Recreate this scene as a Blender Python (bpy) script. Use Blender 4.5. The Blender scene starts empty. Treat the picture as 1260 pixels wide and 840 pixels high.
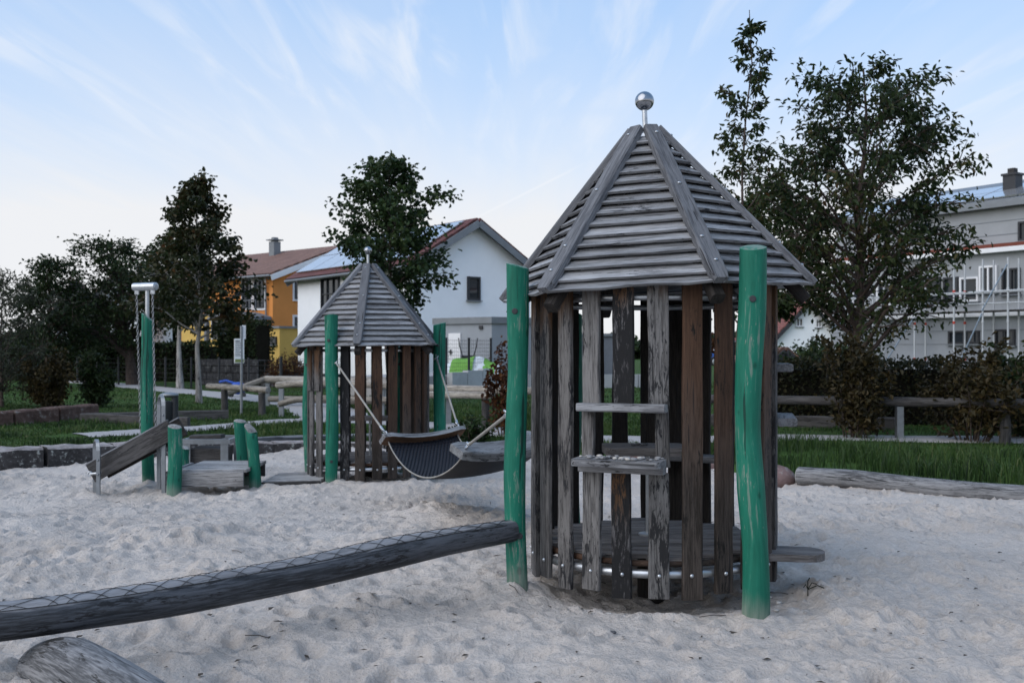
import bpy, math, random
import numpy as np
from mathutils import Vector, Matrix
S = bpy.context.scene
COL = S.collection
R_ = math.radians
rnd = random.Random(7)
rng = np.random.default_rng(11)
HC = 1.34           # camera height above the near sand
F = 1236.0          # focal length in photograph pixels

# ------------------------------------------------------------------ camera
cd = bpy.data.cameras.new('camera'); cam = bpy.data.objects.new('camera', cd); COL.objects.link(cam)
cam.location = (0, 0, HC); cam.rotation_euler = (R_(90), 0, 0)
cd.sensor_width = 36; cd.lens = F / 1260 * 36; cd.shift_y = 12 / 1260
cd.clip_start = .05; cd.clip_end = 4000
cd.dof.use_dof = True; cd.dof.focus_distance = 5.5; cd.dof.aperture_fstop = 5.0
S.camera = cam

# ------------------------------------------------------------------ light
SUN_EL, SUN_AZ = 40.0, -125.0       # degrees; azimuth from the view direction, negative = left
w = bpy.data.worlds.new('World'); S.world = w; w.use_nodes = True
nt = w.node_tree; nt.nodes.clear()
def N(t, kind, **kw):
    n = t.nodes.new(kind)
    for k, v in kw.items():
        if k == 'inp':
            for a, b in v.items(): n.inputs[a].default_value = b
        else: setattr(n, k, v)
    return n
def LK(t, a, b): t.links.new(a, b)
def MATH(t, op, a, b=None, c=None, clamp=False):
    n = t.nodes.new('ShaderNodeMath'); n.operation = op; n.use_clamp = clamp
    for i, v in enumerate((a, b, c)):
        if v is None: continue
        if isinstance(v, (int, float)): n.inputs[i].default_value = v
        else: LK(t, v, n.inputs[i])
    return n.outputs[0]
def SSTEP(t, v, a, b):
    n = t.nodes.new('ShaderNodeMapRange'); n.interpolation_type = 'SMOOTHSTEP'
    LK(t, v, n.inputs['Value']); n.inputs['From Min'].default_value = a; n.inputs['From Max'].default_value = b
    return n.outputs['Result']
def MIXC(t, f, a, b, mode='MIX'):
    n = t.nodes.new('ShaderNodeMix'); n.data_type = 'RGBA'; n.blend_type = mode
    for i, v in ((0, f), (6, a), (7, b)):
        if isinstance(v, (int, float)): n.inputs[i].default_value = v
        elif isinstance(v, (tuple, list)): n.inputs[i].default_value = tuple(v) if len(v) == 4 else tuple(v) + (1,)
        else: LK(t, v, n.inputs[i])
    return n.outputs[2]
def NOISE(t, vec, scale, detail=4, rough=.55, dist=0.0):
    n = N(t, 'ShaderNodeTexNoise', inp={'Scale': scale, 'Detail': detail, 'Roughness': rough, 'Distortion': dist})
    if vec is not None: LK(t, vec, n.inputs['Vector'])
    return n.outputs['Fac']

sky = N(nt, 'ShaderNodeTexSky', sky_type='NISHITA', sun_disc=False, sun_elevation=R_(SUN_EL), sun_rotation=R_(SUN_AZ), altitude=300, air_density=1.0, dust_density=.7, ozone_density=1.0)
tc = N(nt, 'ShaderNodeTexCoord')
sep = N(nt, 'ShaderNodeSeparateXYZ'); LK(nt, tc.outputs['Generated'], sep.inputs[0])
zz = MATH(nt, 'MAXIMUM', sep.outputs[2], 0.02)
comb = N(nt, 'ShaderNodeCombineXYZ')
LK(nt, MATH(nt, 'DIVIDE', sep.outputs[0], zz), comb.inputs[0]); LK(nt, MATH(nt, 'DIVIDE', sep.outputs[1], zz), comb.inputs[1])
mp = N(nt, 'ShaderNodeMapping'); LK(nt, comb.outputs[0], mp.inputs[0])
mp.inputs['Rotation'].default_value = (0, 0, R_(13)); mp.inputs['Scale'].default_value = (3.4, .40, 1)
streak = NOISE(nt, mp.outputs[0], 1.6, 5, .55, .6)
patch = NOISE(nt, comb.outputs[0], .55, 3, .5, .3)
cm = MATH(nt, 'MULTIPLY', SSTEP(nt, streak, .45, .72), SSTEP(nt, patch, .32, .56))
veil = SSTEP(nt, NOISE(nt, mp.outputs[0], .5, 4, .6, .4), .3, .8)
hz = MATH(nt, 'POWER', MATH(nt, 'SUBTRACT', 1.0, MATH(nt, 'ABSOLUTE', sep.outputs[2]), clamp=True), 6.2)
WHITE = (2.42, 2.42, 2.46)
BLUE = (.66, 1.30, 2.28)
c0 = MIXC(nt, .78, sky.outputs[0], BLUE)
c1 = MIXC(nt, MATH(nt, 'MINIMUM', MATH(nt, 'MULTIPLY_ADD', hz, 2.1, MATH(nt, 'MULTIPLY', veil, .16)), .95), c0, WHITE)
c2 = MIXC(nt, MATH(nt, 'MULTIPLY', MATH(nt, 'MULTIPLY', cm, .6), SSTEP(nt, sep.outputs[2], .13, .27)), c1, (2.40, 2.50, 2.66))
# thin contrail: a band of sky along a great circle
def pdir(px, py): return Vector(((px - 630) / F, 1, (432 - py) / F)).normalized()
a_, b_ = pdir(590, 266), pdir(690, 216); nn = a_.cross(b_).normalized(); mid = (a_ + b_).normalized()
dp = N(nt, 'ShaderNodeVectorMath', operation='DOT_PRODUCT'); LK(nt, tc.outputs['Generated'], dp.inputs[0]); dp.inputs[1].default_value = nn
dm = N(nt, 'ShaderNodeVectorMath', operation='DOT_PRODUCT'); LK(nt, tc.outputs['Generated'], dm.inputs[0]); dm.inputs[1].default_value = mid
ct = MATH(nt, 'MULTIPLY', MATH(nt, 'SUBTRACT', 1.0, SSTEP(nt, MATH(nt, 'ABSOLUTE', dp.outputs['Value']), .0004, .0017)), SSTEP(nt, dm.outputs['Value'], math.cos(.075), math.cos(.03)))
c3 = MIXC(nt, MATH(nt, 'MULTIPLY', ct, .35), c2, (2.55, 2.6, 2.68))
bg = N(nt, 'ShaderNodeBackground', inp={'Strength': .13}); LK(nt, c3, bg.inputs[0])
wo = N(nt, 'ShaderNodeOutputWorld'); LK(nt, bg.outputs[0], wo.inputs[0])

sl = bpy.data.lights.new('sun', 'SUN'); sl.energy = .8; sl.angle = R_(75); sl.color = (1, .93, .85)
sun = bpy.data.objects.new('sun', sl); COL.objects.link(sun)
sd = Vector((math.sin(R_(SUN_AZ)) * math.cos(R_(SUN_EL)), math.cos(R_(SUN_AZ)) * math.cos(R_(SUN_EL)), math.sin(R_(SUN_EL))))
sun.rotation_euler = (-sd).to_track_quat('-Z', 'Y').to_euler(); sun.location = sd * 50

S.view_settings.view_transform = 'Standard'; S.view_settings.look = 'None'; S.view_settings.gamma = 1.0
S.view_settings.exposure = 1.5
S.view_settings.use_curve_mapping = False
S.render.engine = 'CYCLES'
S.cycles.use_denoising = True
S.cycles.max_bounces = 6; S.cycles.transparent_max_bounces = 4
S.render.use_persistent_data = False

# ------------------------------------------------------------------ helpers
def at(px, py, d):
    return Vector(((px - 630) / F * d, d, HC - (py - 432) / F * d))
def ss(a, b, x):
    t = np.clip((np.asarray(x, float) - a) / (b - a), 0, 1); return t * t * (3 - 2 * t)
def props(o, label=None, cat=None, group=None, kind=None, category=None):
    cat = cat or category
    if label: o['label'] = label
    if cat: o['category'] = cat
    if group: o['group'] = group
    if kind: o['kind'] = kind
    return o
def thing(name, label, cat, loc, group=None):
    o = bpy.data.objects.new(name, None); COL.objects.link(o); o.location = loc; o.empty_display_size = .1
    return props(o, label, cat, group)
def base_of(parent):
    v = Vector((0, 0, 0))
    while parent is not None: v += Vector(parent.location); parent = parent.parent
    return v
class MB:
    """collects geometry in world coordinates, links it as ONE mesh object"""
    def __init__(s): s.v = []; s.f = []; s.m = []; s.g = []; s.sm = []
    def add(s, vs, fs, m=0, g=None, smooth=False):
        b = len(s.v); s.v += [tuple(p) for p in vs]
        s.g += [tuple(q) for q in g] if g is not None else [tuple(p) for p in vs]
        for f in fs: s.f.append([b + i for i in f]); s.m.append(m); s.sm.append(smooth)
    def box(s, c, size, X=None, Z=None, m=0):
        X = Vector(X).normalized() if X is not None else Vector((1, 0, 0)); Z = Vector(Z).normalized() if Z is not None else Vector((0, 0, 1))
        Y = Z.cross(X).normalized(); Z = X.cross(Y).normalized(); c = Vector(c); h = [k / 2 for k in size]
        vs = [c + X * (i * h[0]) + Y * (j * h[1]) + Z * (k * h[2]) for i in (-1, 1) for j in (-1, 1) for k in (-1, 1)]
        g = [(i * h[0], j * h[1], k * h[2]) for i in (-1, 1) for j in (-1, 1) for k in (-1, 1)]
        s.add(vs, [(0, 1, 3, 2), (4, 6, 7, 5), (0, 4, 5, 1), (2, 3, 7, 6), (0, 2, 6, 4), (1, 5, 7, 3)], m, g)
    def sweep(s, frames, prof, m=0, gx=None, smooth=False, caps=True, capm=None):
        """frames: list of (pos, U, V, scaleU, scaleV); prof: list of 2-D points; grain runs along the sweep"""
        n = len(prof); vs = []; g = []; L = 0; last = None
        for i, (p, U, V, a, b) in enumerate(frames):
            p = Vector(p)
            if last is not None: L += (p - last).length
            last = p
            for (x, y) in prof:
                vs.append(p + U * (x * a) + V * (y * b)); g.append((L if gx is None else gx[i], x * a, y * b))
        fs = []
        for i in range(len(frames) - 1):
            for j in range(n):
                k = (j + 1) % n
                fs.append((i * n + j, i * n + k, (i + 1) * n + k, (i + 1) * n + j))
        s.add(vs, fs, m, g, smooth)
        if caps:
            b = len(frames) - 1
            cm_ = m if capm is None else capm
            s.add(vs[:n], [tuple(range(n))[::-1]], cm_, [(0, q[1], q[2]) for q in g[:n]])
            s.add(vs[b * n:], [tuple(range(n))], cm_, [(q[0], q[1], q[2]) for q in g[b * n:]])
    def board(s, p0, p1, W, width, thick, segs=1, m=0, jit=0.0, ch=.18, g0=0.0, taper=1.0, bow=0.0):
        """plank from p0 to p1; W = direction of its width"""
        p0 = Vector(p0); p1 = Vector(p1); D = (p1 - p0); L = D.length; D.normalize()
        W = Vector(W); W = (W - D * W.dot(D)).normalized(); T = D.cross(W).normalized()
        c = min(thick, width) * ch
        hw, ht = width / 2, thick / 2
        prof = [(-hw, -ht + c), (-hw + c, -ht), (hw - c, -ht), (hw, -ht + c), (hw, ht - c), (hw - c, ht), (-hw + c, ht), (-hw, ht - c)]
        fr = []; gx = []
        for i in range(segs + 1):
            t = i / segs; j = jit * (0 if segs < 2 else 1)
            k = 1 + (taper - 1) * t
            fr.append((p0 + D * (L * t) + W * rnd.uniform(-j, j) * .5 + T * (rnd.uniform(-j, j) * .3 + bow * 4 * t * (1 - t)), W, T, k * (1 + rnd.uniform(-j, j) / width), 1.0)); gx.append(g0 + L * t)
        s.sweep(fr, prof, m, gx)
    def tube(s, pts, rad, n=8, m=0, smooth=True, caps=True, jit=0.0, capm=None, sub=1, up=None, dome=0.0, slant=None):
        P = [Vector(p) for p in pts]; Rr = list(rad) if isinstance(rad, (list, tuple)) else [rad] * len(P)
        if sub > 1 and len(P) > 2:
            Q = []; RR = []
            for i in range(len(P) - 1):
                a = P[max(i - 1, 0)]; b = P[i]; c = P[i + 1]; d = P[min(i + 2, len(P) - 1)]
                for k in range(sub):
                    t = k / sub
                    Q.append(.5 * ((2 * b) + (c - a) * t + (2 * a - 5 * b + 4 * c - d) * t * t + (3 * b - a - 3 * c + d) * t ** 3)); RR.append(Rr[i] + (Rr[i + 1] - Rr[i]) * t)
            Q.append(P[-1]); RR.append(Rr[-1]); P, Rr = Q, RR
        vs = []; g = []; L = 0; U = None; ph = rnd.uniform(0, 6); seedv = rnd.uniform(0, 50)
        lob = [rnd.uniform(0, 6.28) for _ in range(4)]
        for i, p in enumerate(P):
            D = (P[min(i + 1, len(P) - 1)] - P[max(i - 1, 0)]).normalized()
            if U is None:
                ref = Vector(up) if up is not None else (Vector((0, 0, 1)) if abs(D.z) < .9 else Vector((0, 1, 0)))
                U = (ref - D * ref.dot(D)).normalized()
            else: U = (U - D * U.dot(D)).normalized()
            V = D.cross(U)
            if i: L += (p - P[i - 1]).length
            for j in range(n):
                a = 2 * math.pi * j / n
                r = Rr[i] * (1 + jit * (.6 * math.sin(2 * a + lob[0] + L * 2.1) + .4 * math.sin(3 * a + lob[1] - L * 3.7) + .35 * math.sin(5 * a + lob[2] + L * 5)))
                q = p + U * (math.cos(a) * r) + V * (math.sin(a) * r)
                if slant is not None and i == len(P) - 1: q = q + D * (slant[0] * math.cos(a - slant[1]))
                vs.append(q); g.append((L + seedv, math.cos(a) * Rr[i], math.sin(a) * Rr[i]))
        fs = [(i * n + j, i * n + (j + 1) % n, (i + 1) * n + (j + 1) % n, (i + 1) * n + j) for i in range(len(P) - 1) for j in range(n)]
        s.add(vs, fs, m, g, smooth)
        if caps:
            cm_ = m if capm is None else capm
            for e, vv, gg in ((0, vs[:n], g[:n]), (1, vs[-n:], g[-n:])):
                c = sum(vv, Vector()) / n; D = (P[-1] - P[-2]).normalized() if e else (P[0] - P[1]).normalized()
                rim = [q for q in vv]; r0 = (rim[0] - c).length
                inner = [c + (q - c) * .8 + D * r0 * (.07 + dome) for q in rim]
                gi = [(h_[0], h_[1] * .8, h_[2] * .8) for h_ in gg]
                V2 = rim + inner + [c + D * r0 * (.08 + dome * 1.2)]; G2 = [tuple(h_) for h_ in gg] + gi + [(gg[0][0], 0, 0)]
                ff = []
                for j in range(n):
                    k = (j + 1) % n
                    q1 = (j, k, n + k, n + j); q2 = (n + j, n + k, 2 * n)
                    ff += [q1, q2] if e else [q1[::-1], q2[::-1]]
                s.add(V2, ff, cm_, G2, smooth and dome > 0)
    def sphere(s, c, r, nu=10, nv=6, m=0, sc=(1, 1, 1), smooth=True, jit=0):
        c = Vector(c); vs = [c + Vector((0, 0, -r * sc[2]))]
        for i in range(1, nv):
            th = math.pi * i / nv
            for j in range(nu):
                a = 2 * math.pi * j / nu; q = r * (1 + rnd.uniform(-jit, jit))
                vs.append(c + Vector((q * sc[0] * math.sin(th) * math.cos(a), q * sc[1] * math.sin(th) * math.sin(a), -q * sc[2] * math.cos(th))))
        vs.append(c + Vector((0, 0, r * sc[2]))); fs = []
        for j in range(nu): fs.append((0, 1 + (j + 1) % nu, 1 + j))
        for i in range(nv - 2):
            for j in range(nu):
                a = 1 + i * nu + j; b = 1 + i * nu + (j + 1) % nu; fs.append((a, b, b + nu, a + nu))
        e = len(vs) - 1
        for j in range(nu): fs.append((e, 1 + (nv - 2) * nu + j, 1 + (nv - 2) * nu + (j + 1) % nu))
        s.add(vs, fs, m, None, smooth)
    def ring(s, c, R, r, n=48, k=8, m=0, a0=0, a1=360, ax=None):
        """torus (or an arc of it) in the plane normal to ax"""
        c = Vector(c); Zx = Vector(ax).normalized() if ax is not None else Vector((0, 0, 1))
        ref = Vector((1, 0, 0)) if abs(Zx.x) < .9 else Vector((0, 1, 0)); U = (ref - Zx * ref.dot(Zx)).normalized(); V = Zx.cross(U)
        full = abs(a1 - a0) >= 360; st = n if full else n + 1; vs = []
        for i in range(st):
            a = R_(a0 + (a1 - a0) * i / n); d = U * math.cos(a) + V * math.sin(a)
            for j in range(k):
                b = 2 * math.pi * j / k; vs.append(c + d * (R + r * math.cos(b)) + Zx * (r * math.sin(b)))
        fs = []
        for i in range(n if full else n):
            i2 = (i + 1) % st if full else i + 1
            for j in range(k): fs.append((i * k + j, i2 * k + j, i2 * k + (j + 1) % k, i * k + (j + 1) % k))
        if not full: fs += [tuple(range(k)), tuple((n * k + j) for j in range(k))[::-1]]
        s.add(vs, fs, m, None, True)
    def prism(s, poly, ext, m=0, g=None):
        """closed prism: polygon (3-D points) moved by ext"""
        n = len(poly); A = [Vector(p) for p in poly]; e = Vector(ext); B = [p + e for p in A]
        s.add(A + B, [tuple(range(n))[::-1], tuple(range(n, 2 * n))] + [(i, (i + 1) % n, n + (i + 1) % n, n + i) for i in range(n)], m, g)
    def build(s, name, mats, parent=None, base=None, **kw):
        if not isinstance(mats, (list, tuple)): mats = [mats]
        me = bpy.data.meshes.new(name)
        b = base_of(parent) if parent is not None else (Vector(base) if base is not None else Vector((0, 0, 0)))
        me.from_pydata([(x - b.x, y - b.y, z - b.z) for x, y, z in s.v], [], s.f)
        for mt in mats: me.materials.append(mt)
        me.polygons.foreach_set('material_index', s.m); me.polygons.foreach_set('use_smooth', s.sm)
        at_ = me.attributes.new('gco', 'FLOAT_VECTOR', 'POINT'); at_.data.foreach_set('vector', np.array(s.g, dtype=np.float32).ravel())
        o = bpy.data.objects.new(name, me); COL.objects.link(o)
        if parent is not None: o.parent = parent
        elif base is not None: o.location = b
        return props(o, **kw)
def np_obj(name, V, Fq, mat, parent=None, base=None, attr=None, smooth=False, **kw):
    """numpy arrays: V (n,3), Fq (m,k) -> one mesh object"""
    me = bpy.data.meshes.new(name); k = Fq.shape[1]
    b = base_of(parent) if parent is not None else (Vector(base) if base is not None else Vector((0, 0, 0)))
    V = V - np.array(b)[None]
    me.vertices.add(len(V)); me.vertices.foreach_set('co', V.astype(np.float32).ravel())
    me.loops.add(Fq.size); me.loops.foreach_set('vertex_index', Fq.astype(np.int32).ravel())
    me.polygons.add(len(Fq)); me.polygons.foreach_set('loop_start', np.arange(0, Fq.size, k, dtype=np.int32))
    me.polygons.foreach_set('use_smooth', np.full(len(Fq), smooth))
    me.update(calc_edges=True)
    if attr is not None:
        a = me.attributes.new('lc', 'FLOAT', 'POINT'); a.data.foreach_set('value', attr.astype(np.float32))
    me.materials.append(mat)
    o = bpy.data.objects.new(name, me); COL.objects.link(o)
    if parent is not None: o.parent = parent
    elif base is not None: o.location = b
    return props(o, **kw)
def vnoise(x, y, sc, seed):
    """smooth value noise on arrays, about -1..1"""
    x = np.asarray(x) / sc; y = np.asarray(y) / sc; r = np.random.default_rng(seed).uniform(-1, 1, (256, 256))
    xi = np.floor(x).astype(int); yi = np.floor(y).astype(int); fx = x - xi; fy = y - yi
    fx = fx * fx * fx * (fx * (fx * 6 - 15) + 10); fy = fy * fy * fy * (fy * (fy * 6 - 15) + 10)
    a = r[xi % 256, yi % 256]; b = r[(xi + 1) % 256, yi % 256]; c = r[xi % 256, (yi + 1) % 256]; d = r[(xi + 1) % 256, (yi + 1) % 256]
    return (a * (1 - fx) + b * fx) * (1 - fy) + (c * (1 - fx) + d * fx) * fy

# ------------------------------------------------------------------ materials
def mat(name):
    m = bpy.data.materials.new(name); m.use_nodes = True; t = m.node_tree; t.nodes.clear()
    o = N(t, 'ShaderNodeOutputMaterial'); b = N(t, 'ShaderNodeBsdfPrincipled'); LK(t, b.outputs[0], o.inputs[0])
    return m, t, b, o
def setc(t, b, c):
    if isinstance(c, tuple): b.inputs['Base Color'].default_value = c + (1,)
    else: LK(t, c, b.inputs['Base Color'])
def bump(t, b, h, strength=.4, dist=.01):
    n = N(t, 'ShaderNodeBump', inp={'Strength': strength, 'Distance': dist}); LK(t, h, n.inputs['Height']); LK(t, n.outputs[0], b.inputs['Normal'])
def wood(name, light, dark, crack=.5, stain=0.0, stain_col=(.02, .02, .022), brown=None, brown_len=.5, rough=.8, bs=.5, top=None):
    m, t, b, o = mat(name)
    ga = N(t, 'ShaderNodeAttribute', attribute_name='gco'); oi = N(t, 'ShaderNodeObjectInfo')
    off = N(t, 'ShaderNodeVectorMath', operation='ADD'); LK(t, ga.outputs['Vector'], off.inputs[0])
    cx = N(t, 'ShaderNodeCombineXYZ')
    for i in range(3): LK(t, MATH(t, 'MULTIPLY', oi.outputs['Random'], 17.0 + 9 * i), cx.inputs[i])
    LK(t, cx.outputs[0], off.inputs[1])
    def mapped(sc):
        q = N(t, 'ShaderNodeMapping'); LK(t, off.outputs[0], q.inputs[0]); q.inputs['Scale'].default_value = sc; return q.outputs[0]
    fine = NOISE(t, mapped((7, 95, 95)), 1.0, 5, .7, .3)
    broad = NOISE(t, mapped((1.6, 11, 11)), 1.0, 4, .6, .8)
    cr = NOISE(t, mapped((2.2, 60, 60)), 1.0, 3, .5, .4)
    val = MATH(t, 'MULTIPLY_ADD', fine, .6, MATH(t, 'MULTIPLY', broad, .45))
    c = MIXC(t, SSTEP(t, val, .41, .62), dark, light)
    if brown is not None:
        sx = N(t, 'ShaderNodeSeparateXYZ'); LK(t, ga.outputs['Vector'], sx.inputs[0])
        e = MATH(t, 'ADD', sx.outputs[0], MATH(t, 'MULTIPLY_ADD', broad, .5, MATH(t, 'MULTIPLY_ADD', oi.outputs['Random'], .3, -.4)))
        bf = MATH(t, 'SUBTRACT', 1.0, SSTEP(t, e, brown_len * .25, brown_len))
        bc = MIXC(t, SSTEP(t, val, .3, .75), tuple(k * .35 for k in brown), brown)
        c = MIXC(t, bf, c, bc)
    if stain > 0:
        sn = NOISE(t, mapped((14, 75, 75)), 1.0, 6, .75, .4)
        sb = NOISE(t, mapped((2.2, 9, 9)), 1.0, 3, .6, .5)
        sf = SSTEP(t, MATH(t, 'MULTIPLY_ADD', sb, .9, sn), 1.12 - stain * .45, 1.2 - stain * .45)
        c = MIXC(t, sf, c, stain_col)
    cf = SSTEP(t, cr, .63, .68)
    c = MIXC(t, MATH(t, 'MULTIPLY', cf, crack), c, (.012, .012, .013))
    if top is not None:  # pale band on the upper side: worn wood plus sky reflection painted into the colour
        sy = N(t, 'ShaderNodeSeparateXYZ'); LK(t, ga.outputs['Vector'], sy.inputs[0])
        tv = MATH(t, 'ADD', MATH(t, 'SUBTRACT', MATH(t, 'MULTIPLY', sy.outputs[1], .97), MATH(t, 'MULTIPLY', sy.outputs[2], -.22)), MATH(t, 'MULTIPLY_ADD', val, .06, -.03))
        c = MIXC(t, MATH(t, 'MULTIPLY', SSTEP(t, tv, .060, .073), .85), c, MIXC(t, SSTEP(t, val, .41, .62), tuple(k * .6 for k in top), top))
    hv = N(t, 'ShaderNodeHueSaturation'); LK(t, c, hv.inputs['Color']); LK(t, MATH(t, 'MULTIPLY_ADD', oi.outputs['Random'], .5, .75), hv.inputs['Value'])
    setc(t, b, hv.outputs[0]); b.inputs['Roughness'].default_value = rough
    b.inputs['Specular IOR Level'].default_value = .25
    bump(t, b, MATH(t, 'SUBTRACT', val, MATH(t, 'MULTIPLY', cf, 1.2)), bs, .006)
    return m
def painted_log(name, col, worn, bare=(.20, .22, .19)):
    m, t, b, o = mat(name)
    ga = N(t, 'ShaderNodeAttribute', attribute_name='gco')
    def mapped(sc):
        q = N(t, 'ShaderNodeMapping'); LK(t, ga.outputs['Vector'], q.inputs[0]); q.inputs['Scale'].default_value = sc; return q.outputs[0]
    fine = NOISE(t, mapped((5, 60, 60)), 1, 6, .65, .4); broad = NOISE(t, mapped((1.8, 9, 9)), 1, 4, .6, .5); cr = NOISE(t, mapped((1.1, 26, 26)), 1, 3, .5, .6)
    c = MIXC(t, SSTEP(t, MATH(t, 'MULTIPLY_ADD', fine, .4, MATH(t, 'MULTIPLY', broad, .6)), .3, .72), tuple(k * .62 for k in col), tuple(min(1, k * 1.18 + .006) for k in col))
    wf = SSTEP(t, MATH(t, 'MULTIPLY_ADD', fine, .8, MATH(t, 'MULTIPLY', broad, .55)), .86 - worn * .2, .98 - worn * .2)
    c = MIXC(t, MATH(t, 'MULTIPLY', wf, .65), c, bare)
    cf = SSTEP(t, cr, .625, .65); c = MIXC(t, MATH(t, 'MULTIPLY', cf, .8), c, (.004, .02, .016))
    # knots
    vo = N(t, 'ShaderNodeTexVoronoi', inp={'Scale': 1.0}); LK(t, mapped((4.2, 7, 7)), vo.inputs['Vector'])
    kf = MATH(t, 'SUBTRACT', 1.0, SSTEP(t, vo.outputs['Distance'], .06, .13)); c = MIXC(t, MATH(t, 'MULTIPLY', kf, .7), c, tuple(k * .3 for k in col))
    oc = N(t, 'ShaderNodeTexCoord'); sz = N(t, 'ShaderNodeSeparateXYZ'); LK(t, oc.outputs['Object'], sz.inputs[0])
    dust = MATH(t, 'SUBTRACT', 1.0, SSTEP(t, MATH(t, 'MULTIPLY_ADD', broad, -.25, MATH(t, 'ADD', sz.outputs[2], .10)), .0, .15))
    c = MIXC(t, MATH(t, 'MULTIPLY', MATH(t, 'MULTIPLY', dust, fine), .9), c, (.30, .27, .24))
    sc_ = NOISE(t, mapped((16, 120, 120)), 1, 3, .6, .2); c = MIXC(t, MATH(t, 'MULTIPLY', SSTEP(t, MATH(t, 'MULTIPLY_ADD', broad, .5, sc_), .94, .98), .75), c, (.24, .25, .21))
    setc(t, b, c); b.inputs['Roughness'].default_value = .62; b.inputs['Specular IOR Level'].default_value = .25
    bump(t, b, MATH(t, 'SUBTRACT', MATH(t, 'MULTIPLY_ADD', fine, .5, broad), MATH(t, 'MULTIPLY', cf, 1.5)), .45, .008)
    return m
def plain(name, col, rough=.7, metal=0.0, var=.12, sc=6.0, bs=0.0, spec=.3, coords='Object'):
    m, t, b, o = mat(name); q = N(t, 'ShaderNodeTexCoord')
    n = NOISE(t, q.outputs[coords], sc, 5, .6); n2 = NOISE(t, q.outputs[coords], sc * .13, 3, .5)
    k = MATH(t, 'MULTIPLY_ADD', n, .6, MATH(t, 'MULTIPLY', n2, .4))
    c = MIXC(t, SSTEP(t, k, .3, .7), tuple(x * (1 - var) for x in col), tuple(min(1, x * (1 + var)) for x in col))
    setc(t, b, c); b.inputs['Roughness'].default_value = rough; b.inputs['Metallic'].default_value = metal; b.inputs['Specular IOR Level'].default_value = spec
    if bs: bump(t, b, n, bs, .01)
    return m
def leafmat(name, cols, transl=.3):
    m = bpy.data.materials.new(name); m.use_nodes = True; t = m.node_tree; t.nodes.clear()
    o = N(t, 'ShaderNodeOutputMaterial'); a = N(t, 'ShaderNodeAttribute', attribute_name='lc')
    r = N(t, 'ShaderNodeValToRGB'); LK(t, a.outputs['Fac'], r.inputs[0]); el = r.color_ramp.elements
    while len(el) < len(cols): el.new(.5)
    for i, c in enumerate(cols): el[i].position = i / (len(cols) - 1); el[i].color = c + (1,)
    d = N(t, 'ShaderNodeBsdfPrincipled', inp={'Roughness': .5, 'Specular IOR Level': .25}); LK(t, r.outputs[0], d.inputs['Base Color'])
    tr = N(t, 'ShaderNodeBsdfTranslucent'); LK(t, r.outputs[0], tr.inputs[0])
    mx = N(t, 'ShaderNodeMixShader', inp={0: transl}); LK(t, d.outputs[0], mx.inputs[1]); LK(t, tr.outputs[0], mx.inputs[2]); LK(t, mx.outputs[0], o.inputs[0])
    return m
M = {}
M['roof_wood'] = wood('weathered roof boards', (.30, .303, .312), (.125, .126, .131), .85, .08, (.05, .05, .055))
M['rib_wood'] = wood('weathered ridge beams', (.17, .174, .186), (.075, .077, .084), .8, 0)
M['slat_grey'] = wood('weathered grey slats', (.142, .135, .131), (.04, .037, .036), .85, .25, brown=(.12, .062, .03), brown_len=.30)
M['slat_black'] = wood('blackened slats', (.125, .122, .124), (.036, .034, .035), .6, .66, (.012, .012, .013), brown=(.13, .068, .032), brown_len=.26)
M['slat_mottled'] = wood('mottled slats', (.15, .144, .14), (.05, .047, .046), .8, .24, (.018, .018, .019), brown=(.13, .068, .032), brown_len=.26)
M['slat_brown'] = wood('sheltered brown slats', (.062, .05, .043), (.02, .016, .013), .7, .2, (.011, .01, .009), brown=(.105, .056, .034), brown_len=1.3)
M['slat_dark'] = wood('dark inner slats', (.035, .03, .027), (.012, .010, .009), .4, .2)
M['deck_wood'] = wood('worn deck boards', (.20, .187, .182), (.085, .078, .075), .6, .03)
M['shelf_wood'] = wood('grey shelf boards', (.26, .262, .272), (.105, .105, .11), .7, .03)
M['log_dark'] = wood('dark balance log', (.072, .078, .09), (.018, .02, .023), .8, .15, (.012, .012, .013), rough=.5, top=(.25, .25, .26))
M['log_grey'] = wood('driftwood grey log', (.21, .208, .21), (.06, .06, .062), .9, .12, (.03, .028, .026), bs=1.0)
M['rail_wood'] = wood('pale fence rails', (.32, .29, .25), (.12, .105, .09), .5, .1)
M['rail_dark'] = wood('dark fence rails', (.085, .08, .078), (.03, .028, .027), .5, .1)
M['bar_wood'] = wood('hammock spreader wood', (.20, .207, .215), (.08, .08, .083), .6, .1)
M['plank_pale'] = wood('pale sandy planks', (.37, .36, .355), (.17, .163, .16), .7, .03)
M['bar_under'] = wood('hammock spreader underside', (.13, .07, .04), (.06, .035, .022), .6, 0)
M['end_wood'] = wood('cut log ends', (.32, .31, .29), (.13, .125, .12), .9, .1)
M['green'] = painted_log('green painted robinia', (.006, .145, .092), .6)
M['green_worn'] = painted_log('green post tops', (.06, .23, .16), 1.5)
M['bark'] = wood('tree bark', (.095, .07, .058), (.035, .026, .022), .7, 0, bs=1.0)
M['bark_pale'] = wood('whitewashed bark', (.40, .38, .36), (.15, .14, .13), .7, .2)
M['steel'] = plain('galvanised steel', (.46, .48, .50), .38, .9, .15, 30)
M['ball'] = plain('polished steel', (.30, .31, .33), .2, 1.0, .06, 10)
M['steel_grey'] = plain('grey steel', (.23, .245, .26), .45, .6, .15, 12)
M['chain'] = plain('dull chain', (.30, .30, .31), .5, .8)
M['rope'] = plain('steel core rope', (.27, .255, .23), .8, 0, .25, 60)
M['rubber'] = plain('black rubber strips', (.012, .013, .018), .6, 0, .3, 40)
M['wire'] = plain('wire netting', (.03, .03, .03), .7, 0)
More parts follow.
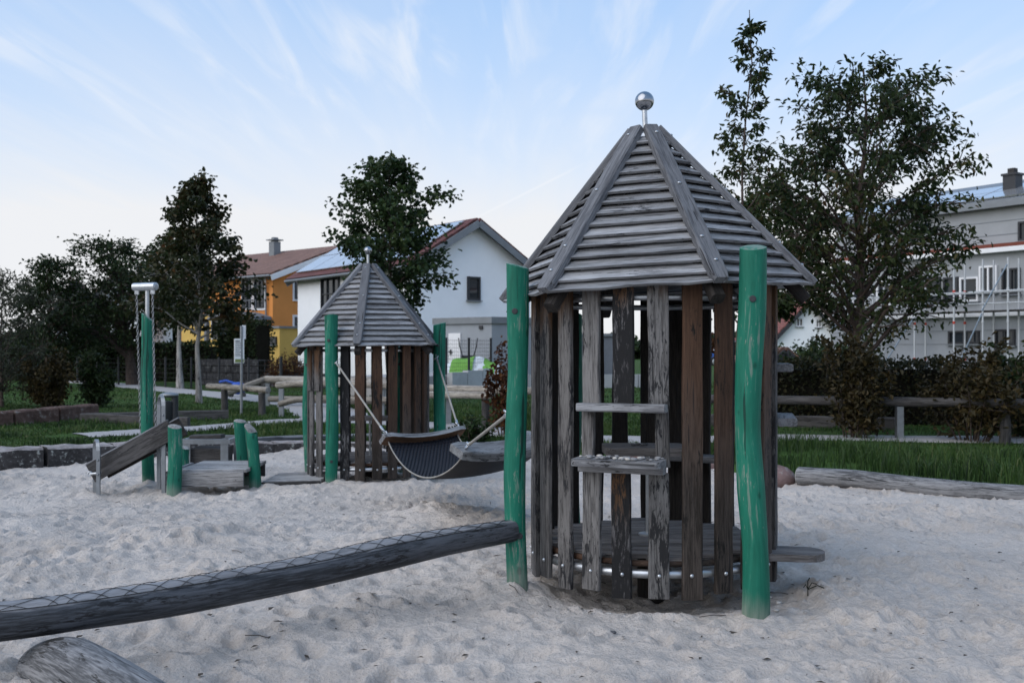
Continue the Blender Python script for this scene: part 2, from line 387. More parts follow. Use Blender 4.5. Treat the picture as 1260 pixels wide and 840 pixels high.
M['dark_plastic'] = plain('dark plastic', (.03, .032, .036), .5, 0)
# ------------------------------------------------------------------ ground
EX = [-300, -9, -6.7, -5.4, -3.3, -1.5, -.3, 1.2, 2.4, 3.05, 4.74, 7, 12, 300]
EY = [10.5, 12.4, 13.1, 14.3, 15.7, 15.6, 15.3, 14.2, 12.9, 11.1, 9.6, 8.2, 6, 6]
def edge(x): return np.interp(x, EX, EY)
def side(x): return ss(1.0, 4.5, x)
def lawn_z(x, y):
    x = np.asarray(x, float); y = np.asarray(y, float)
    return -.15 * (1 - side(x)) + .03 * vnoise(x, y, 2.3, 5) * ss(0, 1.5, y - edge(x))
C1 = Vector((.85, 5.94, 0)); C2 = Vector((-1.69, 11.92, -.2))
MOUNDS = [(1.21, 5.04, .035, .16), (.03, 5.61, .04, .17), (-2.0, 11.15, .05, .22), (-.87, 12.1, .05, .22), (-4.09, 11.3, .05, .2), (-3.57, 10.6, .06, .2), (-2.8, 11.0, .05, .2), (-4.35, 10.6, .05, .2), (.45, 4.75, .03, .5), (1.7, 5.0, .03, .45)]
def sand_base(x, y):
    z = -.2 * ss(6.8, 10.5, y) * (1 - .5 * side(x))
    z = z - .09 * np.exp(-(((x - C1.x) ** 2 + (y - C1.y) ** 2) / .55) ** 2)
    for px_, py_, h_, r_ in MOUNDS: z = z + h_ * np.exp(-((x - px_) ** 2 + (y - py_) ** 2) / r_ ** 2)
    return z + .07 * np.exp(-(((x + 1.9) / 1.6) ** 2 + ((y - 10.7) / .6) ** 2)) + .10 * np.exp(-(((x + .55) / .5) ** 2 + ((y - 8.3) / .5) ** 2))

def paths():
    pass
PATHS = [([(18, 14.2), (8, 15.2), (4.6, 15.5), (2.5, 16.2), (.4, 18.0), (-1, 19.4), (-3, 21), (-4.5, 21.2), (-5.6, 20.0), (-6.4, 18.9), (-7.0, 18.2), (-7.6, 17.7)], .6, 'footpath'),
         ([(-60, 72), (-30.5, 60), (-20.5, 48), (-14.2, 40), (-9, 33.2), (-6.6, 29.5), (-5.0, 26.0), (-3.9, 22.5), (-3.4, 21.2)], .85, 'far footpath')]
def smooth_line(P, sub=8):
    P = [Vector(p + (0,)) for p in P]; Q = []
    for i in range(len(P) - 1):
        a = P[max(i - 1, 0)]; b = P[i]; c = P[i + 1]; d = P[min(i + 2, len(P) - 1)]
        for k in range(sub):
            t = k / sub; Q.append(.5 * ((2 * b) + (c - a) * t + (2 * a - 5 * b + 4 * c - d) * t * t + (3 * b - a - 3 * c + d) * t ** 3))
    return Q + [P[-1]]
PL = [(smooth_line(p), hw) for p, hw, _ in PATHS]
def on_path(x, y, margin=0.0):
    r = np.zeros(len(x), bool)
    for Q, hw in PL:
        q = np.array([(p.x, p.y) for p in Q])
        for i in range(len(q) - 1):
            a, b = q[i], q[i + 1]; d = b - a; l2 = (d ** 2).sum() + 1e-9
            t = np.clip(((x - a[0]) * d[0] + (y - a[1]) * d[1]) / l2, 0, 1)
            r |= np.hypot(x - a[0] - t * d[0], y - a[1] - t * d[1]) < hw + margin
    return r

def sand_material():
    m, t, b, o = mat('pale play sand'); q = N(t, 'ShaderNodeTexCoord'); P = q.outputs['Object']
    g = NOISE(t, P, 420, 3, .7); md = NOISE(t, P, 38, 5, .65); br = NOISE(t, P, 1.1, 4, .55)
    c = MIXC(t, SSTEP(t, MATH(t, 'MULTIPLY_ADD', md, .5, MATH(t, 'MULTIPLY', br, .5)), .3, .72), (.475, .425, .383), (.66, .598, .545))
    c = MIXC(t, MATH(t, 'MULTIPLY', SSTEP(t, g, .56, .66), .6), c, (.13, .115, .105))
    c = MIXC(t, MATH(t, 'MULTIPLY', SSTEP(t, g, .32, .25), .5), c, (.66, .63, .60))
    setc(t, b, c); b.inputs['Roughness'].default_value = .95; b.inputs['Specular IOR Level'].default_value = .1
    n1 = N(t, 'ShaderNodeBump', inp={'Strength': 1.0, 'Distance': .03}); LK(t, md, n1.inputs['Height'])
    n2 = N(t, 'ShaderNodeBump', inp={'Strength': .6, 'Distance': .004}); LK(t, g, n2.inputs['Height']); LK(t, n1.outputs[0], n2.inputs['Normal']); LK(t, n2.outputs[0], b.inputs['Normal'])
    return m
M['sand'] = sand_material()
def lawn_material():
    m, t, b, o = mat('lawn soil and turf'); q = N(t, 'ShaderNodeTexCoord'); P = q.outputs['Object']
    a = NOISE(t, P, 34, 5, .7); c_ = NOISE(t, P, .55, 4, .6); d_ = NOISE(t, P, 4.2, 4, .6)
    c = MIXC(t, SSTEP(t, MATH(t, 'MULTIPLY_ADD', a, .55, MATH(t, 'MULTIPLY', d_, .45)), .34, .66), (.022, .045, .011), (.058, .11, .024))
    c = MIXC(t, MATH(t, 'MULTIPLY', SSTEP(t, c_, .52, .72), .5), c, (.075, .07, .03))
    setc(t, b, c); b.inputs['Roughness'].default_value = .9; b.inputs['Specular IOR Level'].default_value = .1
    bump(t, b, a, .8, .03); return m
M['lawn'] = lawn_material()
M['path'] = plain('gravel path', (.34, .325, .32), .9, 0, .2, 60, .3, .15)
M['soil'] = plain('bare ground', (.10, .085, .06), .95, 0, .25, 3, .3, .1)

# sand sheet: fine where it is near
ys = [-6.0]
while ys[-1] < 16.4:
    y = ys[-1]; ys.append(y + (.5 if y < 2.2 else .10 if y < 3.2 else max(.014, .0042 * y)))
ys = np.array(ys)
xc = np.concatenate([np.linspace(-16, -7.2, 60)[:-1], np.linspace(-7.2, 6.6, 640), np.linspace(6.6, 16, 60)[1:]])
X, Y = np.meshgrid(xc, ys)
Z = sand_base(X, Y)
fine = ss(2.4, 3.4, Y) * ss(-7.6, -6.8, X) * (1 - ss(6.2, 7, X))
wob = .03 * vnoise(X, Y, .8, 1) + .018 * vnoise(X, Y, .36, 2) + .012 * np.abs(vnoise(X + .05 * vnoise(X, Y, .1, 8), Y * 1.2, .19, 3)) + .009 * vnoise(X, Y, .085, 4) + .005 * vnoise(X, Y, .04, 7)
amp = .55 + .75 * ss(-.5, .5, vnoise(X, Y, 1.7, 6))
Z = Z + fine * wob * amp * 1.5 + (1 - fine) * .02 * vnoise(X, Y, .8, 1)
nd = 8000
fx = rng.uniform(-7, 6.4, nd); fy = 3.2 + 12.6 * rng.uniform(0, 1, nd) ** 1.15; fr = rng.uniform(.025, .085, nd); fd = rng.uniform(.008, .03, nd) * (fr / .08); fa = rng.uniform(0, np.pi, nd)
for i in range(nd):
    r = fr[i] * 2.4
    j0, j1 = np.searchsorted(ys, [fy[i] - r, fy[i] + r]); i0, i1 = np.searchsorted(xc, [fx[i] - r, fx[i] + r])
    if j1 <= j0 or i1 <= i0: continue
    dx = X[j0:j1, i0:i1] - fx[i]; dy = Y[j0:j1, i0:i1] - fy[i]
    u = dx * np.cos(fa[i]) + dy * np.sin(fa[i]); v = (-dx * np.sin(fa[i]) + dy * np.cos(fa[i])) * 1.6
    q = (u * u + v * v) / fr[i] ** 2
    Z[j0:j1, i0:i1] += 1.35 * fd[i] * (-np.exp(-q * 1.3) + .55 * np.exp(-(np.sqrt(q) - 1.25) ** 2 * 5))
for i in range(320):      # shoe prints: longer, deeper, in loose trails
    if i % 8 == 0: tx, ty, ta_ = rng.uniform(-4.5, 5), rng.uniform(3.4, 11), rng.uniform(0, 2 * np.pi)
    tx += .34 * np.cos(ta_) ; ty += .34 * np.sin(ta_); ta_ += rng.uniform(-.25, .25); sx_ = tx - .09 * np.sin(ta_) * (-1) ** i; sy_ = ty + .09 * np.cos(ta_) * (-1) ** i
    r = .3; j0, j1 = np.searchsorted(ys, [sy_ - r, sy_ + r]); i0, i1 = np.searchsorted(xc, [sx_ - r, sx_ + r])
    if j1 <= j0 or i1 <= i0 or sy_ < 3.3 or sy_ > edge(sx_) - .4 or np.hypot(sx_ - C1.x, sy_ - C1.y) < .95: continue
    dx = X[j0:j1, i0:i1] - sx_; dy = Y[j0:j1, i0:i1] - sy_; u = dx * np.cos(ta_) + dy * np.sin(ta_); v = -dx * np.sin(ta_) + dy * np.cos(ta_)
    q = (u / .115) ** 4 + (v / (.042 + .01 * np.cos(u * 25))) ** 2
    Z[j0:j1, i0:i1] += rng.uniform(.02, .04) * (-np.exp(-q ** 1.2) + .5 * np.exp(-(np.sqrt(q) - 1.5) ** 2 * 2.2))
keep_z = lambda x, y: float(Z[np.clip(np.searchsorted(ys, y), 0, len(ys) - 1), np.clip(np.searchsorted(xc, x), 0, len(xc) - 1)])
V = np.stack([X, Y, Z], -1).reshape(-1, 3); nx, ny = len(xc), len(ys)
I = np.arange(nx * ny).reshape(ny, nx)
ok = (ys[:-1, None] < edge(xc)[None, :-1] + .45)
Q = np.stack([I[:-1, :-1], I[:-1, 1:], I[1:, 1:], I[1:, :-1]], -1)[ok]
np_obj('sand_ground', V, Q, M['sand'], smooth=True, kind='structure')
sand_z = keep_z
# lawn
lx = np.concatenate([-np.geomspace(300, 14, 26), np.linspace(-13.7, 13.7, 150), np.geomspace(14, 300, 26)])
lt = np.concatenate([[0, .25, .6, 1, 1.6], np.linspace(2.2, 30, 70), np.geomspace(32, 1200, 24)])
LX = np.repeat(lx[None], len(lt), 0); LY = edge(lx)[None] + lt[:, None]
LZ = lawn_z(LX, LY); LZ[0] = np.minimum(LZ[0], -.12)
I = np.arange(LX.size).reshape(LX.shape)
np_obj('lawn', np.stack([LX, LY, LZ], -1).reshape(-1, 3), np.stack([I[:-1, :-1], I[:-1, 1:], I[1:, 1:], I[1:, :-1]], -1).reshape(-1, 4), M['lawn'], smooth=True, kind='structure')
g = MB(); g.add([(-2500, -2500, -.7), (2500, -2500, -.7), (2500, 2500, -.7), (-2500, 2500, -.7)], [(0, 1, 2, 3)]); g.build('ground', M['soil'], kind='structure')
for (Qp, hw), (_, _, nm) in zip(PL, PATHS):
    mb = MB(); vs = []
    for i, p in enumerate(Qp):
        d = (Qp[min(i + 1, len(Qp) - 1)] - Qp[max(i - 1, 0)]).normalized(); n = Vector((-d.y, d.x, 0))
        for k in (-1, -.5, 0, .5, 1):
            e = p + n * hw * k * (1 + .08 * math.sin(i * 1.7 + k)); vs.append((e.x, e.y, float(lawn_z(e.x, e.y)) + .02 - .015 * abs(k) ** 3 + (.004 if nm == 'footpath' else 0)))
    mb.add(vs, [(i * 5 + j, i * 5 + j + 1, i * 5 + j + 6, i * 5 + j + 5) for i in range(len(Qp) - 1) for j in range(4)], 0, None, True)
    mb.build(nm.replace(' ', '_'), M['path'], kind='structure')

# ------------------------------------------------------------------ leaves, grass
def leaf_geo(P, D, U, L, W, lc, fold=.25):
    """6-vertex folded leaves: two quads each"""
    n = len(P); D = D / np.linalg.norm(D, axis=1, keepdims=True)
    Sd = np.cross(D, U); Sd /= np.linalg.norm(Sd, axis=1, keepdims=True) + 1e-9; Nn = np.cross(Sd, D)
    L = L[:, None]; W = W[:, None]
    up = Nn * W * fold
    v = np.stack([P, P + D * L * .3 + Sd * W * .5 + up, P + D * L * .68 + Sd * W * .42 + up, P + D * L - Nn * L * .12, P + D * L * .68 - Sd * W * .42 + up, P + D * L * .3 - Sd * W * .5 + up], 1).reshape(-1, 3)
    b = np.arange(n)[:, None] * 6
    f = np.concatenate([b + np.array([[0, 1, 2, 3]]), b + np.array([[0, 3, 4, 5]])], 1).reshape(-1, 4)
    return v, f, np.repeat(lc, 6)
M['leaf_dark'] = leafmat('dark green leaves', [(.008, .016, .007), (.018, .033, .011), (.034, .054, .017), (.058, .068, .023)], .22)
M['leaf_maple'] = leafmat('autumn maple leaves', [(.012, .018, .008), (.02, .03, .011), (.035, .042, .015), (.055, .042, .016), (.11, .05, .018)], .25)
M['leaf_green'] = leafmat('green maple leaves', [(.009, .02, .008), (.02, .04, .013), (.04, .068, .02), (.075, .095, .028)], .25)
M['leaf_cherry'] = leafmat('cherry leaves', [(.008, .017, .007), (.018, .034, .011), (.036, .056, .018), (.065, .066, .022), (.11, .055, .022)], .25)
M['leaf_brown'] = leafmat('browning shrub leaves', [(.014, .012, .006), (.032, .028, .011), (.06, .043, .016), (.10, .07, .026)], .25)
M['leaf_red'] = leafmat('russet shrub leaves', [(.025, .012, .008), (.06, .024, .011), (.11, .042, .016), (.17, .075, .024)], .3)
M['leaf_olive'] = leafmat('grey green willow leaves', [(.03, .036, .026), (.055, .062, .04), (.085, .09, .058)], .25)
M['leaf_hedge'] = leafmat('hedge leaves', [(.010, .014, .007), (.022, .026, .011), (.04, .04, .017), (.07, .05, .02)], .2)
M['grass'] = leafmat('grass blades', [(.009, .021, .006), (.026, .055, .012), (.05, .095, .021), (.115, .125, .048)], .3)
M['core'] = plain('dark inner twigs', (.014, .013, .010), .95, 0, .3, 8, 0, .05)

PROF = {'cone': lambda u: (1 - u) ** .95 * (.8 + .2 * min(1, u * 6)) + .05, 'oval': lambda u: max(.08, math.sin(math.pi * min(1, .10 + .88 * u)) ** .75),
        'round': lambda u: max(.12, math.sin(math.pi * min(1, .16 + .80 * u)) ** .55), 'narrow': lambda u: max(.10, (1 - u) ** .6 * (.6 + .4 * min(1, u * 4)))}
def tree(name, label, cat, base, H, t0, Rm, prof, nl, nleaf, leaf, lm, tr=.06, bm='bark', lean=(0, 0), rise=.45, droop=.3, group=None, seed=1, twig=5, spread=.10, fork=0, squash=1.0, sd=(1, 1)):
    r = random.Random(seed); g = np.random.default_rng(seed); b = Vector(base)
    root = thing(name, label, cat, b, group); mb = MB()
    top = b + Vector((lean[0], lean[1], H)); tp = []
    for i in range(9):
        t = i / 8; tp.append(b.lerp(top, t) + Vector((r.uniform(-1, 1), r.uniform(-1, 1), 0)) * (.007 * H * (t > 0) * (t < 1) * (1 + t)) - Vector((0, 0, .12 if i == 0 else 0)))
    mb.tube(tp, [tr * (1.35 if i == 0 else 1) * (1 - .86 * (i / 8) ** .8) for i in range(9)], 9, 0, True, True, .06)
    def trunk_at(t): k = min(7, int(t * 8)); return tp[k].lerp(tp[k + 1], t * 8 - k)
    A = []; AD = []; wt = []
    pf = PROF[prof]
    for i in range(nl):
        u = (i + r.uniform(.1, .9)) / nl; t = t0 + (1 - t0) * u * .97
        az = i * 2.399 + r.uniform(-.4, .4); ln = Rm * pf(u) * r.uniform(.58, 1.22)
        if ln < .05: ln = .05
        st = trunk_at(max(.12, t - rise * ln / H * .9)); out = Vector((math.cos(az) * sd[0], math.sin(az) * sd[1], 0))
        tgt = trunk_at(t) + out * ln + Vector((0, 0, rise * ln * r.uniform(.1, .6)))
        mid = st.lerp(tgt, .5) + Vector((0, 0, .12 * ln)) + Vector((r.uniform(-1, 1), r.uniform(-1, 1), 0)) * .06 * ln
        lp = [st, st.lerp(mid, .5) - Vector((0, 0, .03 * ln)), mid, mid.lerp(tgt, .5) + Vector((0, 0, .03 * ln)), tgt]
        r0 = max(.008, tr * .5 * (1 - .75 * u) * min(1, ln / Rm + .3))
        mb.tube(lp, [r0, r0 * .75, r0 * .55, r0 * .35, r0 * .15], 5, 0, True, False)
        nt_ = twig + int(twig * ln / Rm)
        for k in range(nt_):
            s_ = r.uniform(.3, 1.0); q = int(s_ * 3.999); p0 = lp[q].lerp(lp[q + 1], s_ * 3.999 - q)
            d = (out * r.uniform(.2, 1) + Vector((r.uniform(-1, 1), r.uniform(-1, 1), r.uniform(-.35, .75)))).normalized()
            tl = ln * r.uniform(.18, .42) + .06
            p1 = p0 + d * tl
            mb.tube([p0, p0.lerp(p1, .5) + Vector((0, 0, .05 * tl)), p1], [r0 * .3 + .002, r0 * .2 + .002, .002], 3, 0, True, False)
            for e in range(4):
                A.append(p0.lerp(p1, .15 + .85 * e / 3)); AD.append(d); wt.append(.6 + .4 * e / 3)
        for e in range(3): A.append(lp[3].lerp(lp[4], e / 2)); AD.append(out); wt.append(1)
    mb.build('trunk', M[bm], root)
    A = np.array([tuple(a) for a in A]); AD = np.array([tuple(a) for a in AD]); wt = np.array(wt) * g.uniform(.25, 1.6, len(A))
    ix = g.choice(len(A), nleaf, p=wt / wt.sum())
    P = A[ix] + g.normal(0, 1, (nleaf, 3)) * spread * np.array([1, 1, .8]) * (.6 + Rm * .25)
    D = AD[ix] * .7 + g.normal(0, .7, (nleaf, 3)); D[:, 2] -= droop
    U = g.normal(0, .6, (nleaf, 3)); U[:, 2] += .9
    L = leaf[0] * g.uniform(.6, 1.25, nleaf); W = L * leaf[1] * g.uniform(.8, 1.2, nleaf)
    lc = np.clip(.42 + .16 * g.normal(0, 1, nleaf) + .25 * vnoise(P[:, 0] + P[:, 2] * .7, P[:, 1] + P[:, 2], .55, seed), 0, 1)
    v, f, a = leaf_geo(P, D, U, L, W, lc)
    np_obj('crown', v, f, M[lm], root, attr=a, kind='stuff')
    return root
def shrub(name, label, base, H, Rm, nst, nleaf, leaf, lm, seed=1, group=None, t0=.15, sp=.07, bm='bark', up=1.0, cat='shrub', taper=.4):
    r = random.Random(seed); g = np.random.default_rng(seed); b = Vector(base)
    root = thing(name, label, cat, b, group); mb = MB(); A = []; AD = []
    for i in range(nst):
        az = r.uniform(0, 6.28); rr = Rm * math.sqrt(r.uniform(0, 1)); h = H * r.uniform(.6, 1.0) * (1 - .35 * (rr / Rm) ** 2)
        s0 = b + Vector((math.cos(az) * rr * .25, math.sin(az) * rr * .25, -.08)); o_ = Vector((math.cos(az), math.sin(az), 0))
        pts = [s0, s0 + o_ * rr * .25 + Vector((0, 0, h * .35)), s0 + o_ * rr * .55 + Vector((r.uniform(-.05, .05), 0, h * .7)), s0 + o_ * rr * r.uniform(.5, .95) + Vector((r.uniform(-.1, .1), r.uniform(-.1, .1), h))]
        mb.tube(pts, [.014, .011, .007, .002], 4, 0, True, False, sub=2)
        for k in range(16):
            t = t0 + (1 - t0) * (k + r.random()) / 16; q = min(2, int(t * 3)); p = pts[q].lerp(pts[q + 1], t * 3 - q)
            d = Vector((r.uniform(-1, 1), r.uniform(-1, 1), r.uniform(-.2, .8) * up)).normalized(); tl = Rm * r.uniform(.15, .5) * (1 - taper * t)
            mb.tube([p, p + d * tl], [.004, .0015], 3, 0, True, False)
            for e in range(4): A.append(tuple(p + d * tl * (e / 3))); AD.append(tuple(d))
    mb.build('stems', M[bm], root)
    A = np.array(A); AD = np.array(AD); w_ = g.uniform(.1, 1.6, len(A)); ix = g.choice(len(A), nleaf, p=w_ / w_.sum())
    P = A[ix] + g.normal(0, sp, (nleaf, 3)); D = AD[ix] * .6 + g.normal(0, .7, (nleaf, 3)); D[:, 2] -= .15; U = g.normal(0, .6, (nleaf, 3)); U[:, 2] += .8
    L = leaf[0] * g.uniform(.6, 1.25, nleaf)
    lc = np.clip(.45 + .2 * g.normal(0, 1, nleaf) + .2 * vnoise(P[:, 0] * 1.3, P[:, 2] * 1.3, .3, seed), 0, 1)
    v, f, a = leaf_geo(P, D, U, L, L * leaf[1], lc)
    np_obj('foliage', v, f, M[lm], root, attr=a, kind='stuff')
    return root
def hedge(name, label, A, B, th, z0, z1, nleaf, leaf, lm, seed=3, cat='hedge', roundness=.15):
    """clipped leafy wall from A to B (x, y)"""
    g = np.random.default_rng(seed); A = Vector(A + (0,)); B = Vector(B + (0,)); d = (B - A); Ln = d.length; d.normalize(); n = Vector((-d.y, d.x, 0))
    root = thing(name, label, cat, (A.x, A.y, z0))
    mb = MB(); mb.box(A.lerp(B, .5) + Vector((0, 0, (z0 + z1) / 2 - .05)), (Ln - .16, th - .2, z1 - z0 - .14), d); mb.build('inner_branches', M['core'], root)
    s_ = g.uniform(0, Ln, nleaf); hgt = z1 - z0; per = th + 2 * hgt; q = g.uniform(0, per, nleaf)
    side_ = np.where(q < hgt, -1, np.where(q < 2 * hgt, 1, 0)); t_ = np.where(side_ == 0, (q - 2 * hgt) / th - .5, side_ * .5) * th
    h_ = np.where(side_ == -1, q, np.where(side_ == 1, q - hgt, hgt))
    bul = .06 * vnoise(s_, h_ * 2, .5, seed) + .05 * vnoise(s_, t_, .17, seed + 1)
    h_ = h_ + np.where(side_ == 0, bul, 0); t_ = t_ + np.where(side_ != 0, bul * side_, 0)
    P = np.array([A.x, A.y, z0])[None] + s_[:, None] * np.array(tuple(d))[None] + t_[:, None] * np.array(tuple(n))[None]; P[:, 2] += h_
    O = side_[:, None] * np.array(tuple(n))[None]; O[:, 2] += (side_ == 0)
    P += g.normal(0, .05, P.shape) - O * .04
    D = O * .6 + g.normal(0, .7, P.shape); U = O + g.normal(0, .5, P.shape); L = leaf[0] * g.uniform(.6, 1.3, nleaf)
    lc = np.clip(.4 + .2 * g.normal(0, 1, nleaf) + .25 * vnoise(s_, h_ + t_, .5, seed + 2), 0, 1)
    v, f, a = leaf_geo(P, D, U, L, L * leaf[1], lc); np_obj('foliage', v, f, M[lm], root, attr=a, kind='stuff')
    return root
def grass(name, x, y, h, seed, lean=.35, w=.006, **kw):
    g = np.random.default_rng(seed); n = len(x); z = lawn_z(x, y) - .01
    a = g.uniform(0, 2 * np.pi, n); c, s_ = np.cos(a), np.sin(a); l = g.uniform(.1, 1.0, n) * lean; la = g.uniform(0, 2 * np.pi, n)
    ww = w * g.uniform(.7, 1.5, n); dx, dy = np.cos(la) * l, np.sin(la) * l
    P = np.stack([x, y, z], -1); Wd = np.stack([c * ww, s_ * ww, 0 * c], -1)
    mid = P + np.stack([dx * h * .3, dy * h * .3, h * .55], -1); tip = P + np.stack([dx * h, dy * h, h * (1 - .35 * l)], -1)
    v = np.stack([P - Wd, P + Wd, mid + Wd * .7, mid - Wd * .7, tip + Wd * .12, tip - Wd * .12], 1).reshape(-1, 3); b = np.arange(n)[:, None] * 6
    f = np.concatenate([b + np.array([[0, 1, 2, 3]]), b + np.array([[3, 2, 4, 5]])], 1).reshape(-1, 4)
    lc = np.clip(.42 + .2 * g.normal(0, 1, n) + .25 * vnoise(x, y, .8, seed), 0, 1)
    return np_obj(name, v, f, M['grass'], attr=np.repeat(lc, 6), kind='stuff', label=kw.get('label'), category='grass') if False else props(np_obj(name, v, f, M['grass'], attr=np.repeat(lc, 6)), kw.get('label'), 'grass', None, 'stuff')
def scatter(n, x0, x1, y0, y1, seed, e0=.1, pm=.02, dens=None):
    g = np.random.default_rng(seed); x = g.uniform(x0, x1, n); y = g.uniform(y0, y1, n)
    k = (y > edge(x) + e0) & ~on_path(x, y, pm) & (np.abs(x) < y * .60 + 2)
    if dens is not None: k &= g.uniform(0, 1, n) < dens(x, y)
    return x[k], y[k], g
# ------------------------------------------------------------------ houses
def ray_wall(A, B, px):
    k = (px - 630) / F; dx, dy = B[0] - A[0], B[1] - A[1]; s_ = (k * A[1] - A[0]) / (dx - k * dy)
    return s_, A[1] + s_ * dy
M['stucco_white'] = plain('white render', (.90, .91, .92), .9, 0, .03, 2, .05, .1)
M['stucco_orange'] = plain('orange render', (.66, .27, .08), .9, 0, .05, 2, .05, .1)
M['stucco_yellow'] = plain('yellow render', (.62, .42, .13), .9, 0, .06, 2, .05, .1)
M['stucco_grey'] = plain('grey render', (.30, .32, .345), .9, 0, .05, 2, .05, .1)
M['stucco_pale'] = plain('pale grey render', (.33, .345, .36), .9, 0, .05, 2, .05, .1)
M['white_paint'] = plain('white paint', (.75, .75, .76), .6, 0, .04, 5)
M['dark_frame'] = plain('dark window frame', (.035, .036, .04), .5)
M['grey_metal'] = plain('grey sheet metal', (.20, .215, .23), .5, .3, .1, 3)
M['wood_paint'] = plain('grey painted timber', (.17, .18, .20), .7)
def glass():
    m, t, b, o = mat('window glass'); b.inputs['Base Color'].default_value = (.02, .025, .03, 1); b.inputs['Roughness'].default_value = .04
    b.inputs['Specular IOR Level'].default_value = .6; return m
M['glass'] = glass()
def tiles(name, c1, c2, sc):
    m, t, b, o = mat(name); q = N(t, 'ShaderNodeAttribute', attribute_name='gco'); br = N(t, 'ShaderNodeTexBrick', inp={'Scale': sc, 'Mortar Size': .03, 'Color1': c1 + (1,), 'Color2': c2 + (1,), 'Mortar': tuple(k * .4 for k in c1) + (1,), 'Row Height': .34, 'Brick Width': .3})
    LK(t, q.outputs['Vector'], br.inputs['Vector']); n = NOISE(t, q.outputs['Vector'], 1.3, 5, .7)
    setc(t, b, MIXC(t, SSTEP(t, n, .4, .75), br.outputs['Color'], tuple(k * .6 for k in c1))); b.inputs['Roughness'].default_value = .8
    bump(t, b, br.outputs['Fac'], .6, .04); return m
M['tile_brown'] = tiles('brown roof tiles', (.20, .10, .07), (.26, .14, .10), 1.0)
M['tile_red'] = tiles('dark red roof tiles', (.12, .035, .03), (.16, .05, .04), 1.0)
M['tile_far'] = tiles('red roof tiles', (.22, .07, .05), (.28, .09, .07), 1.0)
def solar():
    m, t, b, o = mat('solar panel glass'); b.inputs['Base Color'].default_value = (.62, .62, .63, 1); b.inputs['Metallic'].default_value = .75; b.inputs['Roughness'].default_value = .16; return m
M['solar'] = solar()
def v3(p, z): return Vector((p[0], p[1], z))
def house(name, label, K, d1, l1, d2, l2, z0, eave, ridge, wall, roofm, vergem, ov=.45, cat='house', soffit=None, group=None):
    """K nearest corner; d1 eave side, d2 gable side; ridge runs along d1"""
    K = Vector(K); d1 = Vector(d1).normalized(); d2 = Vector(d2).normalized(); root = thing(name, label, cat, v3(K, z0), group)
    a, b_, c, d = K, K + d1 * l1, K + d1 * l1 + d2 * l2, K + d2 * l2
    mb = MB(); g1, g2 = K + d2 * l2 / 2, K + d1 * l1 + d2 * l2 / 2
    vs = [v3(p, z0) for p in (a, b_, c, d)] + [v3(p, eave) for p in (a, b_, c, d)] + [v3(g1, ridge), v3(g2, ridge)]
    mb.add(vs, [(0, 1, 5, 4), (1, 2, 6, 9, 5), (2, 3, 7, 6), (3, 0, 4, 8, 7)]); mb.build('wall', wall, root)
    slope = (ridge - eave) / (l2 / 2)
    for sgn, p, q in ((-1, a, b_), (1, d, c)):
        lo0 = p - d1 * ov + d2 * (sgn * ov); lo1 = q + d1 * ov + d2 * (sgn * ov); r0 = g1 - d1 * ov; r1 = g2 + d1 * ov; zl = eave - slope * ov + .05
        A_, B_, C_, D_ = v3(lo0, zl), v3(lo1, zl), v3(r1, ridge + .05), v3(r0, ridge + .05)
        n = (B_ - A_).cross(D_ - A_).normalized(); n = n if n.z > 0 else -n
        m_ = MB(); poly = [A_, B_, C_, D_]; sl_ = (D_ - A_).length; L_ = (B_ - A_).length
        m_.prism(poly, n * .16, 0, [(0, 0, 0), (L_, 0, 0), (L_, sl_, 0), (0, sl_, 0)] * 2); m_.build('roof', roofm, root)
        for e0, e1 in ((A_, D_), (B_, C_)):
            vb = MB()
            off = d1 * (-.04 if e0 is A_ else .04); off = Vector((off.x, off.y, -.10))
            vb.board(e0 + off, e1 + off, n, .30, .05); vb.build('verge_board', vergem, root)
        gt = MB(); e_ = d2 * (sgn * .07); e_ = Vector((e_.x, e_.y, .02)); gt.tube([A_ + e_, B_ + e_], .07, 6); gt.build('gutter', M['grey_metal'], root)
    return root
